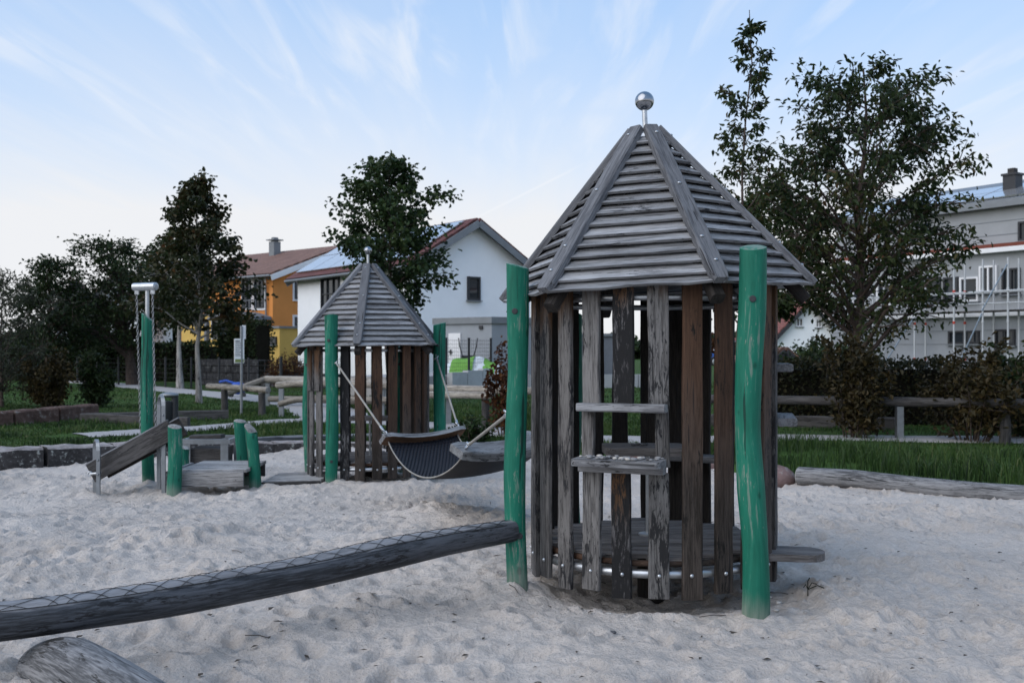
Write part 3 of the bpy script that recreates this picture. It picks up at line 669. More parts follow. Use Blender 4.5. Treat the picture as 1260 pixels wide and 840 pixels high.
def window(parent, A, B, px0, px1, py0, py1, mull=1, fm='dark_frame', sur=None, out=None, trans=0, name='window', glassm='glass', bw=.07):
    """window on the wall from A to B (x, y), read off by bearing and height; frame proud of the wall, pane behind it"""
    A = Vector((A[0], A[1])); B = Vector((B[0], B[1])); s0, da = ray_wall(A, B, px0); s1, db = ray_wall(A, B, px1)
    if s0 > s1: s0, s1 = s1, s0
    dm = (da + db) / 2; z1 = HC - (py0 - 432) / F * dm; z0 = HC - (py1 - 432) / F * dm
    d = (B - A); Ln = d.length; d.normalize(); n = Vector((d.y, -d.x))
    if n.dot(-A) < 0: n = -n
    P = lambda s_, z, o: Vector((A.x + d.x * s_ * Ln + n.x * o, A.y + d.y * s_ * Ln + n.y * o, z))
    mb = MB(); D3 = Vector((d.x, d.y, 0)); wS = (s1 - s0) * Ln; c = (s0 + s1) / 2
    mb.box(P(c, z1 - bw / 2, .05), (wS, .10, bw), D3); mb.box(P(c, z0 + bw / 2, .05), (wS, .10, bw), D3)
    for s_ in (s0 + bw / 2 / Ln, s1 - bw / 2 / Ln): mb.box(P(s_, (z0 + z1) / 2, .05), (bw, .10, z1 - z0 - 2 * bw), D3)
    for k in range(1, mull + 1): mb.box(P(s0 + (s1 - s0) * k / (mull + 1), (z0 + z1) / 2, .045), (bw * .9, .08, z1 - z0 - 2 * bw), D3)
    for k in range(1, trans + 1): mb.box(P(c, z0 + (z1 - z0) * k / (trans + 1), .04), (wS - 2 * bw, .07, bw * .7), D3)
    if sur:
        for z_ in (z1 + .06, z0 - .06): mb.box(P(c, z_, .03), (wS + .24, .06, .117), D3, None, 1)
        for s_ in (s0 - .06 / Ln, s1 + .06 / Ln): mb.box(P(s_, (z0 + z1) / 2, .027), (.117, .05, z1 - z0), D3, None, 1)
    else: mb.box(P(c, z0 - .03, .08), (wS + .1, .16, .05), D3, None, 1)
    w_ = mb.build(name, [M[fm], M[sur] if sur else M['grey_metal']], parent)
    pm = MB(); pm.box(P(c, (z0 + z1) / 2, .012), (wS - bw, .02, z1 - z0 - bw), D3); pm.build('pane', M[glassm], w_)
    return w_
# orange house
K = Vector((-13.1, 55)); d1 = Vector((-.77, .64)); d2 = Vector((.64, .77))
ho = house('orange_house', 'orange rendered house with brown tiled roof and tall white framed windows', K, d1, 9, d2, 9.4, -.2, 5.55, 7.3, M['stucco_orange'], M['tile_brown'], M['white_paint'], .5)
for a, b_ in ((299, 310), (314, 326)): window(ho, K, K + d1 * 9, a, b_, 344.5, 379, 1, 'dark_frame', 'white_paint')
window(ho, K, K + d1 * 9, 299, 325, 391, 402, 2, 'dark_frame', 'white_paint', name='terrace_door')
window(ho, K, K + d2 * 9.4, 362, 370, 345, 368, 0, 'dark_frame', 'white_paint'); window(ho, K, K + d2 * 9.4, 362, 370, 390, 401, 0, 'dark_frame', 'white_paint')
mb = MB(); p = K + d1 * .45 + Vector((-.64, -.77)) * .12
mb.tube([v3(p + Vector((-.3, -.35)), 5.3), v3(p, 4.95), v3(p, 4.0), v3(p, 1.2)], .055, 6); mb.build('drainpipe', M['grey_metal'], ho)
mb = MB(); q = K + d1 * 5.0 + d2 * 3.9; mb.box(v3(q, 7.5), (.5, .5, 1.0), (.77, -.64, 0)); mb.box(v3(q, 8.1), (.75, .75, .06), (.77, -.64, 0)); mb.box(v3(q, 8.02), (.3, .3, .12), (.77, -.64, 0)); mb.box(v3(q, 8.2), (.3, .3, .12), (.77, -.64, 0)); mb.build('chimney', M['grey_metal'], ho)
# curved pergola canopy along its eave wall
mb = MB(); no = Vector((-.64, -.77)); s0 = ray_wall(K, K + d1 * 9, 335)[0] * 9; s1 = ray_wall(K, K + d1 * 9, 277)[0] * 9; s0 = max(s0, .0)
pts = [K + d1 * (s0 + (s1 - s0) * i / 8) + no * 1.2 for i in range(9)]
for i in range(8):
    za = 2.95 + .45 * math.sin(math.pi * (.08 + .84 * i / 8)) ; zb = 2.95 + .45 * math.sin(math.pi * (.08 + .84 * (i + 1) / 8))
    mb.prism([v3(pts[i], za), v3(pts[i + 1], zb), v3(pts[i + 1] - no * 1.15, zb), v3(pts[i] - no * 1.15, za)], (0, 0, .16))
for i in (0, 8): mb.box(v3(pts[i], 1.4), (.22, .22, 3.2), (.77, -.64, 0))
for i in range(9): mb.tube([v3(pts[i] - no * .1, 3.3), v3(pts[i] - no * .1, 4.1)], .02, 4)
mb.tube([v3(pts[0] - no * .1, 4.1), v3(pts[8] - no * .1, 4.1)], .025, 4)
mb.build('pergola', M['wood_paint'], ho)
# yellow annexes
def block(name, label, A, d, l, w_, z0, z1, m, cap=None, cat='building', group=None):
    A = Vector(A); d = Vector(d).normalized(); n = Vector((-d.y, d.x)); root = thing(name, label, cat, v3(A, z0), group)
    mb = MB(); c = A + d * l / 2 + n * w_ / 2; mb.box(v3(c, (z0 + z1) / 2), (l, w_, z1 - z0), (d.x, d.y, 0)); mb.build('wall', m, root)
    if cap: mb = MB(); mb.box(v3(c, z1 + .06), (l + .16, w_ + .16, .12), (d.x, d.y, 0)); mb.build('roof_edge', cap, root)
    return root
ya = Vector((at(344, 432, 53).x, 53)); yb = block('yellow_annex', 'low yellow flat roofed annex between the orange and white houses', ya, d2, 5, 4, -.2, 2.55, M['stucco_yellow'], M['grey_metal'])
window(yb, ya, ya + Vector((-d2.y, d2.x)) * 4, 329, 341, 414, 424, 0)
ya = Vector((at(278, 432, 57).x, 57)); yb = block('yellow_annex', 'yellow annex half hidden behind the maple trunk and dark hedge', ya, d2, 4, 4.5, -.2, 3.4, M['stucco_yellow'], M['grey_metal'])
window(yb, ya, ya + Vector((-d2.y, d2.x)) * 4.5, 262, 272, 393, 415, 0, 'dark_frame', 'white_paint')
# white house
K = Vector((-4.25, 42)); d1 = Vector((-.62, .785)); d2 = Vector((.785, .62)); WK, W1, W2 = K.copy(), d1, d2
hw = house('white_house', 'large white rendered house with steep gable and dark red roof behind the grey garage', K, d1, 10.4, d2, 6.5, -.2, 5.0, 6.95, M['stucco_white'], M['tile_red'], M['grey_metal'], .42)
window(hw, K, K + d1 * 10.4, 396.5, 418.5, 342, 381, 2, trans=1); window(hw, K, K + d2 * 6.5, 574.5, 590, 340.5, 369.5, 0, bw=.09)
for sgn, nm in ((-1, 'solar_panel'),):
    mid_ = (K + d2 * 3.25); lo = K; sl = (6.95 - 5.0) / 3.25; n = Vector((-d2.x * sl, -d2.y * sl, 1)).normalized()
    for i in range(6):
        for j in range(2):
            p0 = lo + d1 * (.1 + i * 1.72) + d2 * (-.1 + j * 1.5); z_ = 5.05 + sl * (-.1 + j * 1.5) + .24
            D = Vector((d1.x, d1.y, 0)); Up = Vector((d2.x, d2.y, sl)); A_ = v3(p0, z_)
            m_ = MB(); m_.prism([A_, A_ + D * 1.66, A_ + D * 1.66 + Up * 1.44, A_ + Up * 1.44], n * .05); m_.build(nm, M['solar'], hw)
# garage
gA = Vector((at(605, 432, 37).x, 37)); gd1 = Vector((-.80, .60)); gd2 = Vector((.80, .60)); gz = at(605, 391, 37).z
ga = thing('garage', 'flat roofed grey garage with a white side door below the white house gable', 'garage', v3(gA, -.2))
gl = abs(ray_wall(gA, gA + gd1, 536)[0])
mb = MB(); c = gA + gd1 * gl / 2 + gd2 * 2.2; mb.prism([v3(gA, -.2), v3(gA + gd1 * gl, -.2), v3(gA + gd1 * gl + gd2 * 4.4, -.2), v3(gA + gd2 * 4.4, -.2)], (0, 0, gz + .2 - .2)); mb.build('wall', M['stucco_grey'], ga)
mb = MB(); e = .08; a0 = gA - gd1 * e - gd2 * e
mb.prism([v3(a0, gz - .2), v3(a0 + gd1 * (gl + 2 * e), gz - .2), v3(a0 + gd1 * (gl + 2 * e) + gd2 * 4.56, gz - .2), v3(a0 + gd2 * 4.56, gz - .2)], (0, 0, .24)); mb.build('roof_edge', M['grey_metal'], ga)
s0, s1 = ray_wall(gA, gA + gd1, 567.5)[0], ray_wall(gA, gA + gd1, 553)[0]; dz1 = at(560, 410, gA.y + .6 * s1).z; dz0 = at(560, 452, gA.y + .6 * s1).z
mb = MB(); gn = Vector((-gd2.x, -gd2.y)); pc = gA + gd1 * (s0 + s1) / 2 + gn * .025; mb.box(v3(pc, (dz0 + dz1) / 2), (s1 - s0, .05, dz1 - dz0), (gd1.x, gd1.y, 0)); dr = mb.build('door', M['white_paint'], ga)
mb = MB(); hp = gA + gd1 * (s1 - .14) + gn * .09; mb.box(v3(hp, (dz0 + dz1) / 2 - .05), (.14, .05, .05), (gd1.x, gd1.y, 0)); mb.box(v3(hp + gn * -.015, (dz0 + dz1) / 2 - .06), (.05, .03, .2), (gd1.x, gd1.y, 0)); mb.build('handle', M['dark_frame'], dr)
s2 = ray_wall(gA, gA + gd1, 592.5)[0]; mb = MB(); mb.box(v3(gA + gd1 * s2 + gn * .03, at(592, 402.5, gA.y).z), (.16, .06, .13), (gd1.x, gd1.y, 0)); mb.build('vent', M['dark_frame'], ga)
# concrete retaining blocks, tent, wire fence in front of the garage
pb0 = at(553, 467, 33.5); pb1 = at(609, 463, 35.2)
rw = thing('retaining_wall', 'low pale concrete block wall holding up the garage yard', 'wall', Vector((pb0.x, pb0.y, -.2)))
for i in range(3):
    a, b_ = pb0.lerp(pb1, i / 3 + .006), pb0.lerp(pb1, (i + 1) / 3 - .006); mb = MB(); dv = (b_ - a); dv.z = 0
    mb.box(Vector(((a.x + b_.x) / 2, (a.y + b_.y) / 2, .32 + .03 * i)), (dv.length, .25, .62 + .05 * i), dv); mb.build('block', plain('cast concrete %d' % i, (.42 + .03 * i, .43 + .03 * i, .44 + .03 * i), .9, 0, .12, 4, .1, .1), rw)
mb = MB(); dv = (pb1 - pb0).normalized(); nb = Vector((-dv.y, dv.x, 0)); mb.prism([Vector((pb0.x, pb0.y, -.3)) - dv * 2 + nb * .2, Vector((pb1.x, pb1.y, -.3)) + nb * .2, Vector((pb1.x, pb1.y, -.3)) + nb * 3, Vector((pb0.x, pb0.y, -.3)) - dv * 2 + nb * 3], (0, 0, .86)); mb.build('garage_yard', M['path'], kind='structure')
M['tent_green'] = plain('lime green fabric', (.17, .38, .06), .6); M['tent_white'] = plain('white fabric', (.72, .74, .74), .6)
tb = Vector((at(580, 450, 35.3).x, 35.3, .56)); tn = thing('play_tent', 'lime green and white fabric play tent collapsed beside the white garage door', 'tent', tb)
for nm, mt, yo, a0, a1 in (('white_panel', 'tent_white', 0, 0, 1), ('green_panel', 'tent_green', -.04, .10, .52), ('green_panel', 'tent_green', -.04, .70, .92)):
    mb = MB(); n = 10; vs = []
    for i in range(n + 1):
        u = a0 + (a1 - a0) * i / n; xx = -.95 + 1.9 * u; hh = .15 + .42 * math.sin(math.pi * min(1, .12 + u * .8)) ** .8 + .05 * math.sin(u * 13)
        for k in range(5):
            v_ = k / 4; vs.append(tb + Vector((xx + .12 * v_, -.5 + yo + .9 * v_ + (0.02 if k else 0), (hh + (.025 if yo else 0)) * math.sin(math.pi * (.0 + .62 * v_) + .02 * i) if k else 0)))
    fs = [(i * 5 + k, (i + 1) * 5 + k, (i + 1) * 5 + k + 1, i * 5 + k + 1) for i in range(n) for k in range(4)]
    mb.add(vs, fs, 0, None, True); mb.build(nm, M[mt], tn)
bar = Vector((at(576, 432, 36.2).x, 36.2, .56)); wbw = thing('wheelbarrow', 'dark wheelbarrow tipped up with its two handles raised by the garage wall', 'wheelbarrow', bar)
mb = MB(); mb.prism([bar + Vector((-.30, 0, .25)), bar + Vector((.30, 0, .25)), bar + Vector((.24, 0, .62)), bar + Vector((-.24, 0, .62))], (0, .25, 0)); mb.build('tray', M['dark_plastic'], wbw)
for s_ in (-1, 1): mb = MB(); mb.tube([bar + Vector((s_ * .22, -.02, 0)), bar + Vector((s_ * .2, -.02, .6)), bar + Vector((s_ * .3, -.05, .95)), bar + Vector((s_ * .34, -.1, 1.25))], .022, 5); mb.build('handle', M['dark_plastic'], wbw)
def mesh_fence(name, label, P0, P1, n, z0, h, pm='dark_plastic', wires=6, verts=0):
    P0 = Vector(P0 + (0,)); P1 = Vector(P1 + (0,)); root = thing(name, label, 'fence', Vector((P0.x, P0.y, z0)))
    for i in range(n):
        p = P0.lerp(P1, i / (n - 1)); mb = MB(); mb.box(Vector((p.x, p.y, z0 + h / 2 - .1)), (.07, .05, h + .25), P1 - P0); mb.box(Vector((p.x, p.y, z0 + h + .04)), (.08, .06, .03), P1 - P0); mb.build('post', M[pm], root)
    mb = MB()
    for k in range(wires): z_ = z0 + .08 + (h - .12) * k / (wires - 1); mb.tube([Vector((P0.x, P0.y - .03, z_)), Vector((P1.x, P1.y - .03, z_))], .006, 3, caps=False)
    for k in range(verts): p = P0.lerp(P1, (k + .5) / verts); mb.tube([Vector((p.x, p.y - .035, z0 + .05)), Vector((p.x, p.y - .035, z0 + h))], .004, 3, caps=False)
    mb.build('wire_panel', M['wire'], root, kind='stuff'); return root
a, b_ = at(549, 455, 34.2), at(604, 450, 35.4)
mesh_fence('wire_fence', 'dark wire mesh fence on the concrete block wall by the tent', (a.x, a.y), (b_.x, b_.y), 3, .6, 1.15, wires=9, verts=24)
a, b_ = at(95, 470, 47), at(345, 470, 36)
mesh_fence('wire_fence', 'long wire mesh fence on dark posts along the back lawn at left', (a.x, a.y), (b_.x, b_.y), 9, -.2, 1.25, wires=7, verts=60)
a, b_ = at(346, 470, 36), at(420, 470, 37)
mesh_fence('wire_fence', 'short wire fence over stone wall behind the far tower', (a.x, a.y), (b_.x, b_.y), 3, -.2, 1.3, wires=7, verts=20)
# apartment building on the right
A0 = Vector((18.35, 36)); fd = Vector((-.56, .83)).normalized(); fo = Vector((-fd.y, fd.x)) ; fo = fo if fo.dot(-A0) > 0 else -fo
pA = A0 - fd * 5; s_end, _ = ray_wall(A0, A0 + fd, 1022); Lf = s_end + 5
ap = thing('apartment_block', 'pale grey apartment block behind the scaffolding with solar panels and a dark chimney', 'building', v3(A0, -.2))
def slab(name, z0, z1, set_, depth, m, l0=0.0, l1=None, parent=ap):
    l1 = Lf if l1 is None else l1; mb = MB(); c = pA + fd * (l0 + l1) / 2 - fo * (set_ + depth / 2); mb.box(v3(c, (z0 + z1) / 2), (l1 - l0, depth, z1 - z0), (fd.x, fd.y, 0)); return mb.build(name, m, parent)
slab('lower_wall', -.3, 2.62, 0.0, 9, M['stucco_grey']); slab('sill_band', 2.62, 2.8, -.12, 9.2, M['white_paint'])
slab('middle_wall', 2.8, 4.95, .05, 8.8, M['stucco_pale']); slab('soffit_band', 4.95, 5.12, -.25, 9.4, M['white_paint']); slab('eave_strip', 5.12, 5.26, -.2, 9.2, plain('terracotta strip', (.16, .045, .03), .8))
slab('upper_wall', 5.26, 6.62, .35, 8, M['stucco_pale']); slab('roof_edge', 6.62, 6.78, .0, 8.8, M['grey_metal'])
for k in (5.62, 6.12): slab('facade_joint', k, k + .03, .338, .05, M['grey_metal'])
for k in (.9, 1.6, 2.1): slab('facade_joint', k, k + .025, -.012, .05, M['grey_metal'])
mb = MB(); p0 = pA - fo * .1; p1 = pA + fd * Lf - fo * .1; q1 = pA + fd * Lf - fo * 4.2; q0 = pA - fo * 4.2
mb.prism([v3(p0, 6.785), v3(p1, 6.785), v3(q1, 8.1), v3(q0, 8.1)], (0, 0, .12)); mb.prism([v3(q0, 8.1), v3(q1, 8.1), v3(q1 - fo * 4.2, 6.785), v3(q0 - fo * 4.2, 6.785)], (0, 0, .12)); mb.build('roof', M['grey_metal'], ap)
up = Vector((-fo.x * 4.1, -fo.y * 4.1, 1.315)).normalized()
for i in range(8):
    for j in range(2):
        a = v3(pA + fd * (.3 + i * 1.7) - fo * .25, 6.98) + up * (j * 1.35); D = Vector((fd.x, fd.y, 0)); mb = MB(); mb.prism([a, a + D * 1.64, a + D * 1.64 + up * 1.28, a + up * 1.28], D.cross(up).normalized() * (.05 if D.cross(up).z > 0 else -.05)); mb.build('solar_panel', M['solar'], ap)
sc, dc = ray_wall(A0 - fo * 1.9, A0 - fo * 1.9 + fd, 1246); pc = A0 - fo * 1.9 + fd * sc
mb = MB(); mb.box(v3(pc, 7.45), (.5, .5, 1.3), (fd.x, fd.y, 0)); mb.box(v3(pc, 8.06), (.6, .6, .08), (fd.x, fd.y, 0)); mb.box(v3(pc, 8.2), (.26, .26, .2), (fd.x, fd.y, 0), None, 1); mb.build('chimney', [M['dark_frame'], M['rail_dark']], ap)
B0 = A0 + fo * .0
for (a, b_, c, d, mu, fm, nm, gl) in ((1131, 1158, 341, 372, 0, 'dark_frame', 'window', 'glass'), (1162, 1180, 341, 372, 0, 'dark_frame', 'window', 'glass'), (1182, 1205, 341, 371, 0, 'white_paint', 'balcony_door', 'glass'), (1206, 1228, 327, 360, 1, 'white_paint', 'balcony_door', 'glass'), (1168, 1206, 407, 423, 1, 'dark_frame', 'window', 'glass'), (1234, 1256, 330, 362, 1, 'dark_frame', 'window', 'glass'), (1254, 1275, 272, 296, 1, 'dark_frame', 'window', 'glass'), (1080, 1112, 345, 376, 1, 'white_paint', 'window', 'glass'), (1040, 1062, 348, 378, 1, 'white_paint', 'window', 'glass'), (1225, 1250, 405, 425, 1, 'dark_frame', 'window', 'glass')):
    off = -.35 if d < 300 else (-.05 if d < 380 else 0)
    window(ap, B0 + fo * off, B0 + fo * off + fd, a, b_, c, d, mu, fm, None, name=nm, glassm=gl)
# scaffolding
scf = thing('scaffolding', 'white steel scaffolding with plank walkways in front of the grey apartment block', 'scaffolding', v3(A0 + fo * 1.0, -.2))
M['scaf'] = plain('galvanised scaffold tube', (.48, .50, .52), .5, .3, .1, 4); M['scaf_red'] = plain('red clamp', (.45, .05, .03), .5); M['scaf_blue'] = plain('blue grey brace', (.30, .38, .48), .5, .3)
SP = []
for px in (1030, 1081, 1132, 1180.5, 1216, 1247, 1290):
    for k, of in enumerate((.35, 1.05)):
        s_, _ = ray_wall(A0 + fo * .7, A0 + fo * .7 + fd, px); p = A0 + fd * s_ + fo * of; SP.append((p, k, px)); tz = 4.3 if px < 1170 else 4.65
        mb = MB(); mb.tube([v3(p, -.25), v3(p, tz)], .036, 6)
        for z_ in (1.0, 2.35, 3.5): mb.tube([v3(p, z_), v3(p, z_ + .09)], .05, 6, 1 if px in (1132, 1180.5) else 0)
        mb.build('pole', [M['scaf'], M['scaf_red']], scf)
for z_, of, r in ((3.48, 1.05, .028), (3.05, 1.05, .024), (3.48, .35, .024), (.62, 1.05, .028)):
    a, b_ = [p for p, k, _ in SP if k == 1][0], [p for p, k, _ in SP if k == 1][-1]; sh = fo * (of - 1.05) + fo * .04
    mb = MB(); mb.tube([v3(a + sh, z_), v3(b_ + sh, z_)], r, 5); mb.build('guard_rail', M['scaf'], scf)
out = [p for p, k, _ in SP if k == 1]
for i in range(len(out) - 1):
    for z_ in (2.78, .55):
        if z_ < 1 and i > 3: continue
        a, b_ = out[i] - fo * .35, out[i + 1] - fo * .35; mb = MB(); mb.board(v3(a, z_), v3(b_, z_), (fo.x, fo.y, 0), .62, .06); mb.build('walkway_plank', M['rail_dark'], scf)
for i, (za, zb) in ((1, (.1, 2.6)), (2, (.45, -.1)), (3, (.4, 2.7)), (0, (2.3, 3.0)), (4, (2.8, 4.4))):
    mb = MB(); mb.tube([v3(out[i] + fo * .06, za), v3(out[i + 1] + fo * .06, zb)], .026, 5); mb.build('brace', M['scaf_blue'], scf)
# small far houses
def gh(name, label, px, d, yb, wpx, y_e, y_r, wall, roofm, ang, l1, cat='house', vm='dark_frame'):
    k = at(px, 432, d); wl = wpx / F * d; d2 = Vector((math.cos(ang), math.sin(ang))); d1 = Vector((-d2.y, d2.x))
    return house(name, label, (k.x, d), d1, l1, d2, wl, -.2, at(0, y_e, d).z, at(0, y_r, d).z, wall, roofm, M[vm], .5, cat), Vector((k.x, d)), d2, wl
h1, k_, d_, l_ = gh('far_white_house', 'small white gabled house with red roof far off between hedge and bushes at right', 956, 82, 440, 78, 412, 372, M['stucco_white'], M['tile_far'], .10, 9)
for a, b_, c, d in ((979, 988, 391, 402), (1003, 1011, 392, 403)): window(h1, k_, k_ + d_ * l_, a, b_, c, d, 1, 'white_paint', None, bw=.10)
gh('small_white_shed', 'little white gabled shed roof just above the long hedge at right', 944, 40, 450, 34, 446, 432, M['stucco_white'], M['tile_brown'], .15, 3, 'shed')
h2, k_, d_, l_ = gh('far_blue_house', 'pale blue grey house wall showing through the trees at far left', 70, 62, 440, 42, 380, 345, M['stucco_grey'], M['tile_brown'], .35, 10)
h3, k_, d_, l_ = gh('far_white_house', 'white house wall glimpsed between the dark trees at left', 109, 60, 440, 75, 374, 335, M['stucco_white'], M['tile_brown'], .2, 9)
window(h3, k_, k_ + d_ * l_, 122, 130, 390, 402, 1)
# van behind the near tower
vb = Vector((at(846, 432, 95).x, 95, -.15)); van = thing('parked_van', 'blue and white van parked far off, seen between the near tower slats', 'van', vb)
M['van_blue'] = plain('blue van paint', (.03, .10, .35), .35, 0, .05, 3, 0, .5); M['van_white'] = plain('white van paint', (.72, .74, .76), .35, 0, .03, 3, 0, .5); M['tyre'] = plain('tyre rubber', (.02, .02, .02), .8)
prof_ = [(-2.3, .35), (2.2, .35), (2.35, .6), (2.3, 1.0), (1.6, 1.15), (1.0, 1.85), (.8, 1.95), (-2.25, 1.95), (-2.35, 1.7)]
mb = MB(); mb.prism([vb + 1.55 * Vector((x, -.9, z)) for x, z in prof_], (0, 2.8, 0)); mb.build('body', M['van_white'], van)
mb = MB(); mb.box(vb + 1.55 * Vector((0, -.905, .75)), (7.1, .02, .8)); mb.box(vb + 1.55 * Vector((-.75, -.905, 1.72)), (4.6, .02, .55)); mb.build('blue_stripe', M['van_blue'], van)
for x0, x1 in ((-2.1, -1.2), (-1.1, -.1), (.05, .95)): mb = MB(); mb.box(vb + 1.55 * Vector(((x0 + x1) / 2, -.91, 1.3)), ((x1 - x0) * 1.5, .03, .62)); mb.build('window', M['glass'], van)
for x_ in (-1.5, 1.5):
    mb = MB(); mb.tube([vb + 1.55 * Vector((x_, -.95, .33)), vb + 1.55 * Vector((x_, -.7, .33))], .5, 16, 0); mb.tube([vb + 1.55 * Vector((x_, -.97, .33)), vb + 1.55 * Vector((x_, -.94, .33))], .3, 12, 1); mb.build('wheel', [M['tyre'], M['steel']], van)
mb = MB(); mb.box(vb + 1.55 * Vector((2.28, -.7, .8)), (.12, .45, .28)); mb.build('headlight', M['white_paint'], van)

# yard behind the towers
sh_b = Vector((at(668, 432, 41).x, 41)); shd = block('garden_shed', 'dark flat garden shed seen between the left slats of the near tower', sh_b, (1, .12), 3.4, 2.5, -.2, 1.95, M['wood_paint'], M['grey_metal'], 'shed')
yw = thing('yard_wall', 'low pale yard wall between the garage and the near tower', 'wall', (at(650, 432, 37).x, 37, -.2))
for i in range(6):
    mb = MB(); x0_ = at(650, 432, 37).x + i * .82; mb.box((x0_ + .4, 37 + .1 * i, .12), (.8, .2, .72), (1, .1, 0)); mb.build('block', M['stucco_pale'], yw)
# ------------------------------------------------------------------ stones, low walls, edging logs
def stone_mat(name, c, spots=.6, sc=14):
    m, t, b, o = mat(name); q = N(t, 'ShaderNodeTexCoord'); n = NOISE(t, q.outputs['Object'], sc, 6, .7); n2 = NOISE(t, q.outputs['Object'], 2.2, 3, .5); v = N(t, 'ShaderNodeTexVoronoi', inp={'Scale': 9.0}); LK(t, q.outputs['Object'], v.inputs['Vector'])
    k = MIXC(t, SSTEP(t, MATH(t, 'MULTIPLY_ADD', n, .6, MATH(t, 'MULTIPLY', n2, .4)), .35, .65), tuple(x * .45 for x in c), c)
    k = MIXC(t, MATH(t, 'MULTIPLY', SSTEP(t, n, .56, .64), spots), k, (.33, .34, .32))
    setc(t, b, k); b.inputs['Roughness'].default_value = .95; b.inputs['Specular IOR Level'].default_value = .1; bump(t, b, n, .9, .03); return m
M['lichen'] = stone_mat('lichen covered curb stone', (.085, .08, .08), .9, 16); M['stone_top'] = stone_mat('pale curb top', (.40, .36, .35), .3, 10)
M['sandstone'] = stone_mat('reddish sandstone', (.13, .085, .072), .35, 9); M['pink_stone'] = stone_mat('pinkish boulder', (.22, .15, .14), .4, 6)
def stone_row(name, label, P, hts, th, m, zb=-.35, cat='wall', top=None, group=None, piece='stone', gap=.012):
    """row of squared stones along the points P (x, y); each stone an object"""
    root = thing(name, label, cat, (P[0][0], P[0][1], hts[0] - .2), group)
    for i in range(len(P) - 1):
        a = Vector(P[i] + (0,)); b_ = Vector(P[i + 1] + (0,)); d = b_ - a; L = d.length; d.normalize(); n = Vector((-d.y, d.x, 0)); a = a + d * gap; b_ = b_ - d * gap; mb = MB()
        k = 5; vs = []; j = lambda s_: rnd.uniform(-s_, s_)
        prof = [(-th / 2, 0), (-th / 2 + .0, .55), (-th / 2 + .012, .93), (-th / 2 + .05, 1), (th / 2 - .05, 1), (th / 2 - .01, .92), (th / 2, 0)]
        for q in range(k + 1):
            t = q / k; p = a.lerp(b_, t); zt = hts[i] + (hts[i + 1] - hts[i]) * t
            for (x, h) in prof: vs.append(p + n * (x + j(.012)) + Vector((0, 0, zb + (zt - zb) * h + (j(.012) if h > .5 else 0))))
        m_ = len(prof); fs = [(q * m_ + r, (q + 1) * m_ + r, (q + 1) * m_ + r + 1, q * m_ + r + 1) for q in range(k) for r in range(m_ - 1)] + [tuple(range(m_)), tuple(k * m_ + r for r in range(m_))[::-1]]
        mb.add(vs, fs)
        for q in range(k): mb.m[q * (m_ - 1) + 3] = 1; mb.m[q * (m_ - 1) + 2] = 1
        mb.build(piece, [m, top or m], root)
    return root
cx = np.linspace(-9.6, -4.35, 9); cP = [(float(x), float(edge(x)) + .05) for x in cx]
stone_row('curb_wall', 'long lichen speckled stone curb edging the sand at far left', cP, [.14, .13, .11, .085, .07, .06, .05, .03, .02], .42, M['lichen'], top=M['stone_top'])
cx = np.linspace(-4.30, -.2, 8); cP = [(float(x), float(edge(x)) + .05) for x in cx]
stone_row('curb_row', 'low stone curb along the sand behind the platform and far tower', cP, [-.02, -.05, -.06, -.07, -.08, -.08, -.08, -.08], .30, M['lichen'], top=M['stone_top'])
a = [at(px, 520, d) for px, d in ((-60, 19.4), (12, 20.2), (66, 21), (113, 22))]
stone_row('block_wall', 'low reddish stone block wall standing in the lawn at left', [(p.x, p.y) for p in a], [.13, .15, .17, .19], .4, M['sandstone'], top=M['sandstone'])
# flat frame of boards in the lawn behind the chute
fr = [at(100, 527, 21), at(176, 524, 21.5), at(150, 531, 19.8)]
fp = thing('lawn_edging', 'dark timber edging boards lying in the lawn behind the chute', 'edging', fr[0])
for a, b_ in ((fr[0], Vector((-6.3, 22.3, 0))), (fr[0], Vector((-6.4, 19.9, 0)))):
    mb = MB(); z_ = float(lawn_z(a.x, a.y)); mb.board((a.x, a.y, z_ + .05), (b_.x, b_.y, z_ + .05), (0, 0, 1), .24, .09, 4, 0, .01); mb.build('board', M['rail_dark'], fp)
def edging_log(name, label, pts, rad, m='log_grey', jit=.06, base=None, cap='end_wood', n=16, dome=.1):
    mb = MB(); mb.tube(pts, rad, n, 0, True, True, jit, 1, 6, None, dome); return mb.build(name, [M[m], M[cap]], None, base or pts[0], label=label, category='log')
edging_log('edging_log', 'long weathered grey log edging the sand below the tall grass at right', [(3.13, 10.95, -.02), (3.6, 10.6, -.015), (4.1, 10.15, -.03), (4.6, 9.75, -.035), (5.3, 9.2, -.03), (6.1, 8.5, -.03)], [.105, .11, .095, .10, .105, .11])
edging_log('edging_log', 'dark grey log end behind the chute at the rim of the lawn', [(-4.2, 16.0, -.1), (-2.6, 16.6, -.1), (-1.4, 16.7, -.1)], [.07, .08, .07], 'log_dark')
def boulder(label, c, sc, seed, m='pink_stone'):
    r = random.Random(seed); mb = MB(); mb.sphere(c, 1, 12, 8, 0, sc, True, 0); ph = [r.uniform(0, 6) for _ in range(6)]
    for i, v in enumerate(mb.v):
        d = (Vector(v) - Vector(c)); k = 1 + .16 * math.sin(d.x / sc[0] * 2.3 + ph[0]) + .14 * math.sin(d.y / sc[1] * 2.9 + ph[1]) + .12 * math.sin(d.z / sc[2] * 3 + ph[2]) + .07 * math.sin(d.x / sc[0] * 6 + ph[3]); mb.v[i] = tuple(Vector(c) + d * k)
    return mb.build('boulder', M[m], None, c, label=label, category='boulder')
boulder('reddish boulder beside the left end of the grey edging log', (2.88, 11.15, -.06), (.24, .17, .15), 3)
boulder('pinkish boulder seen through the near tower below its table', (2.42, 12.6, -.1), (.30, .2, .13), 5)
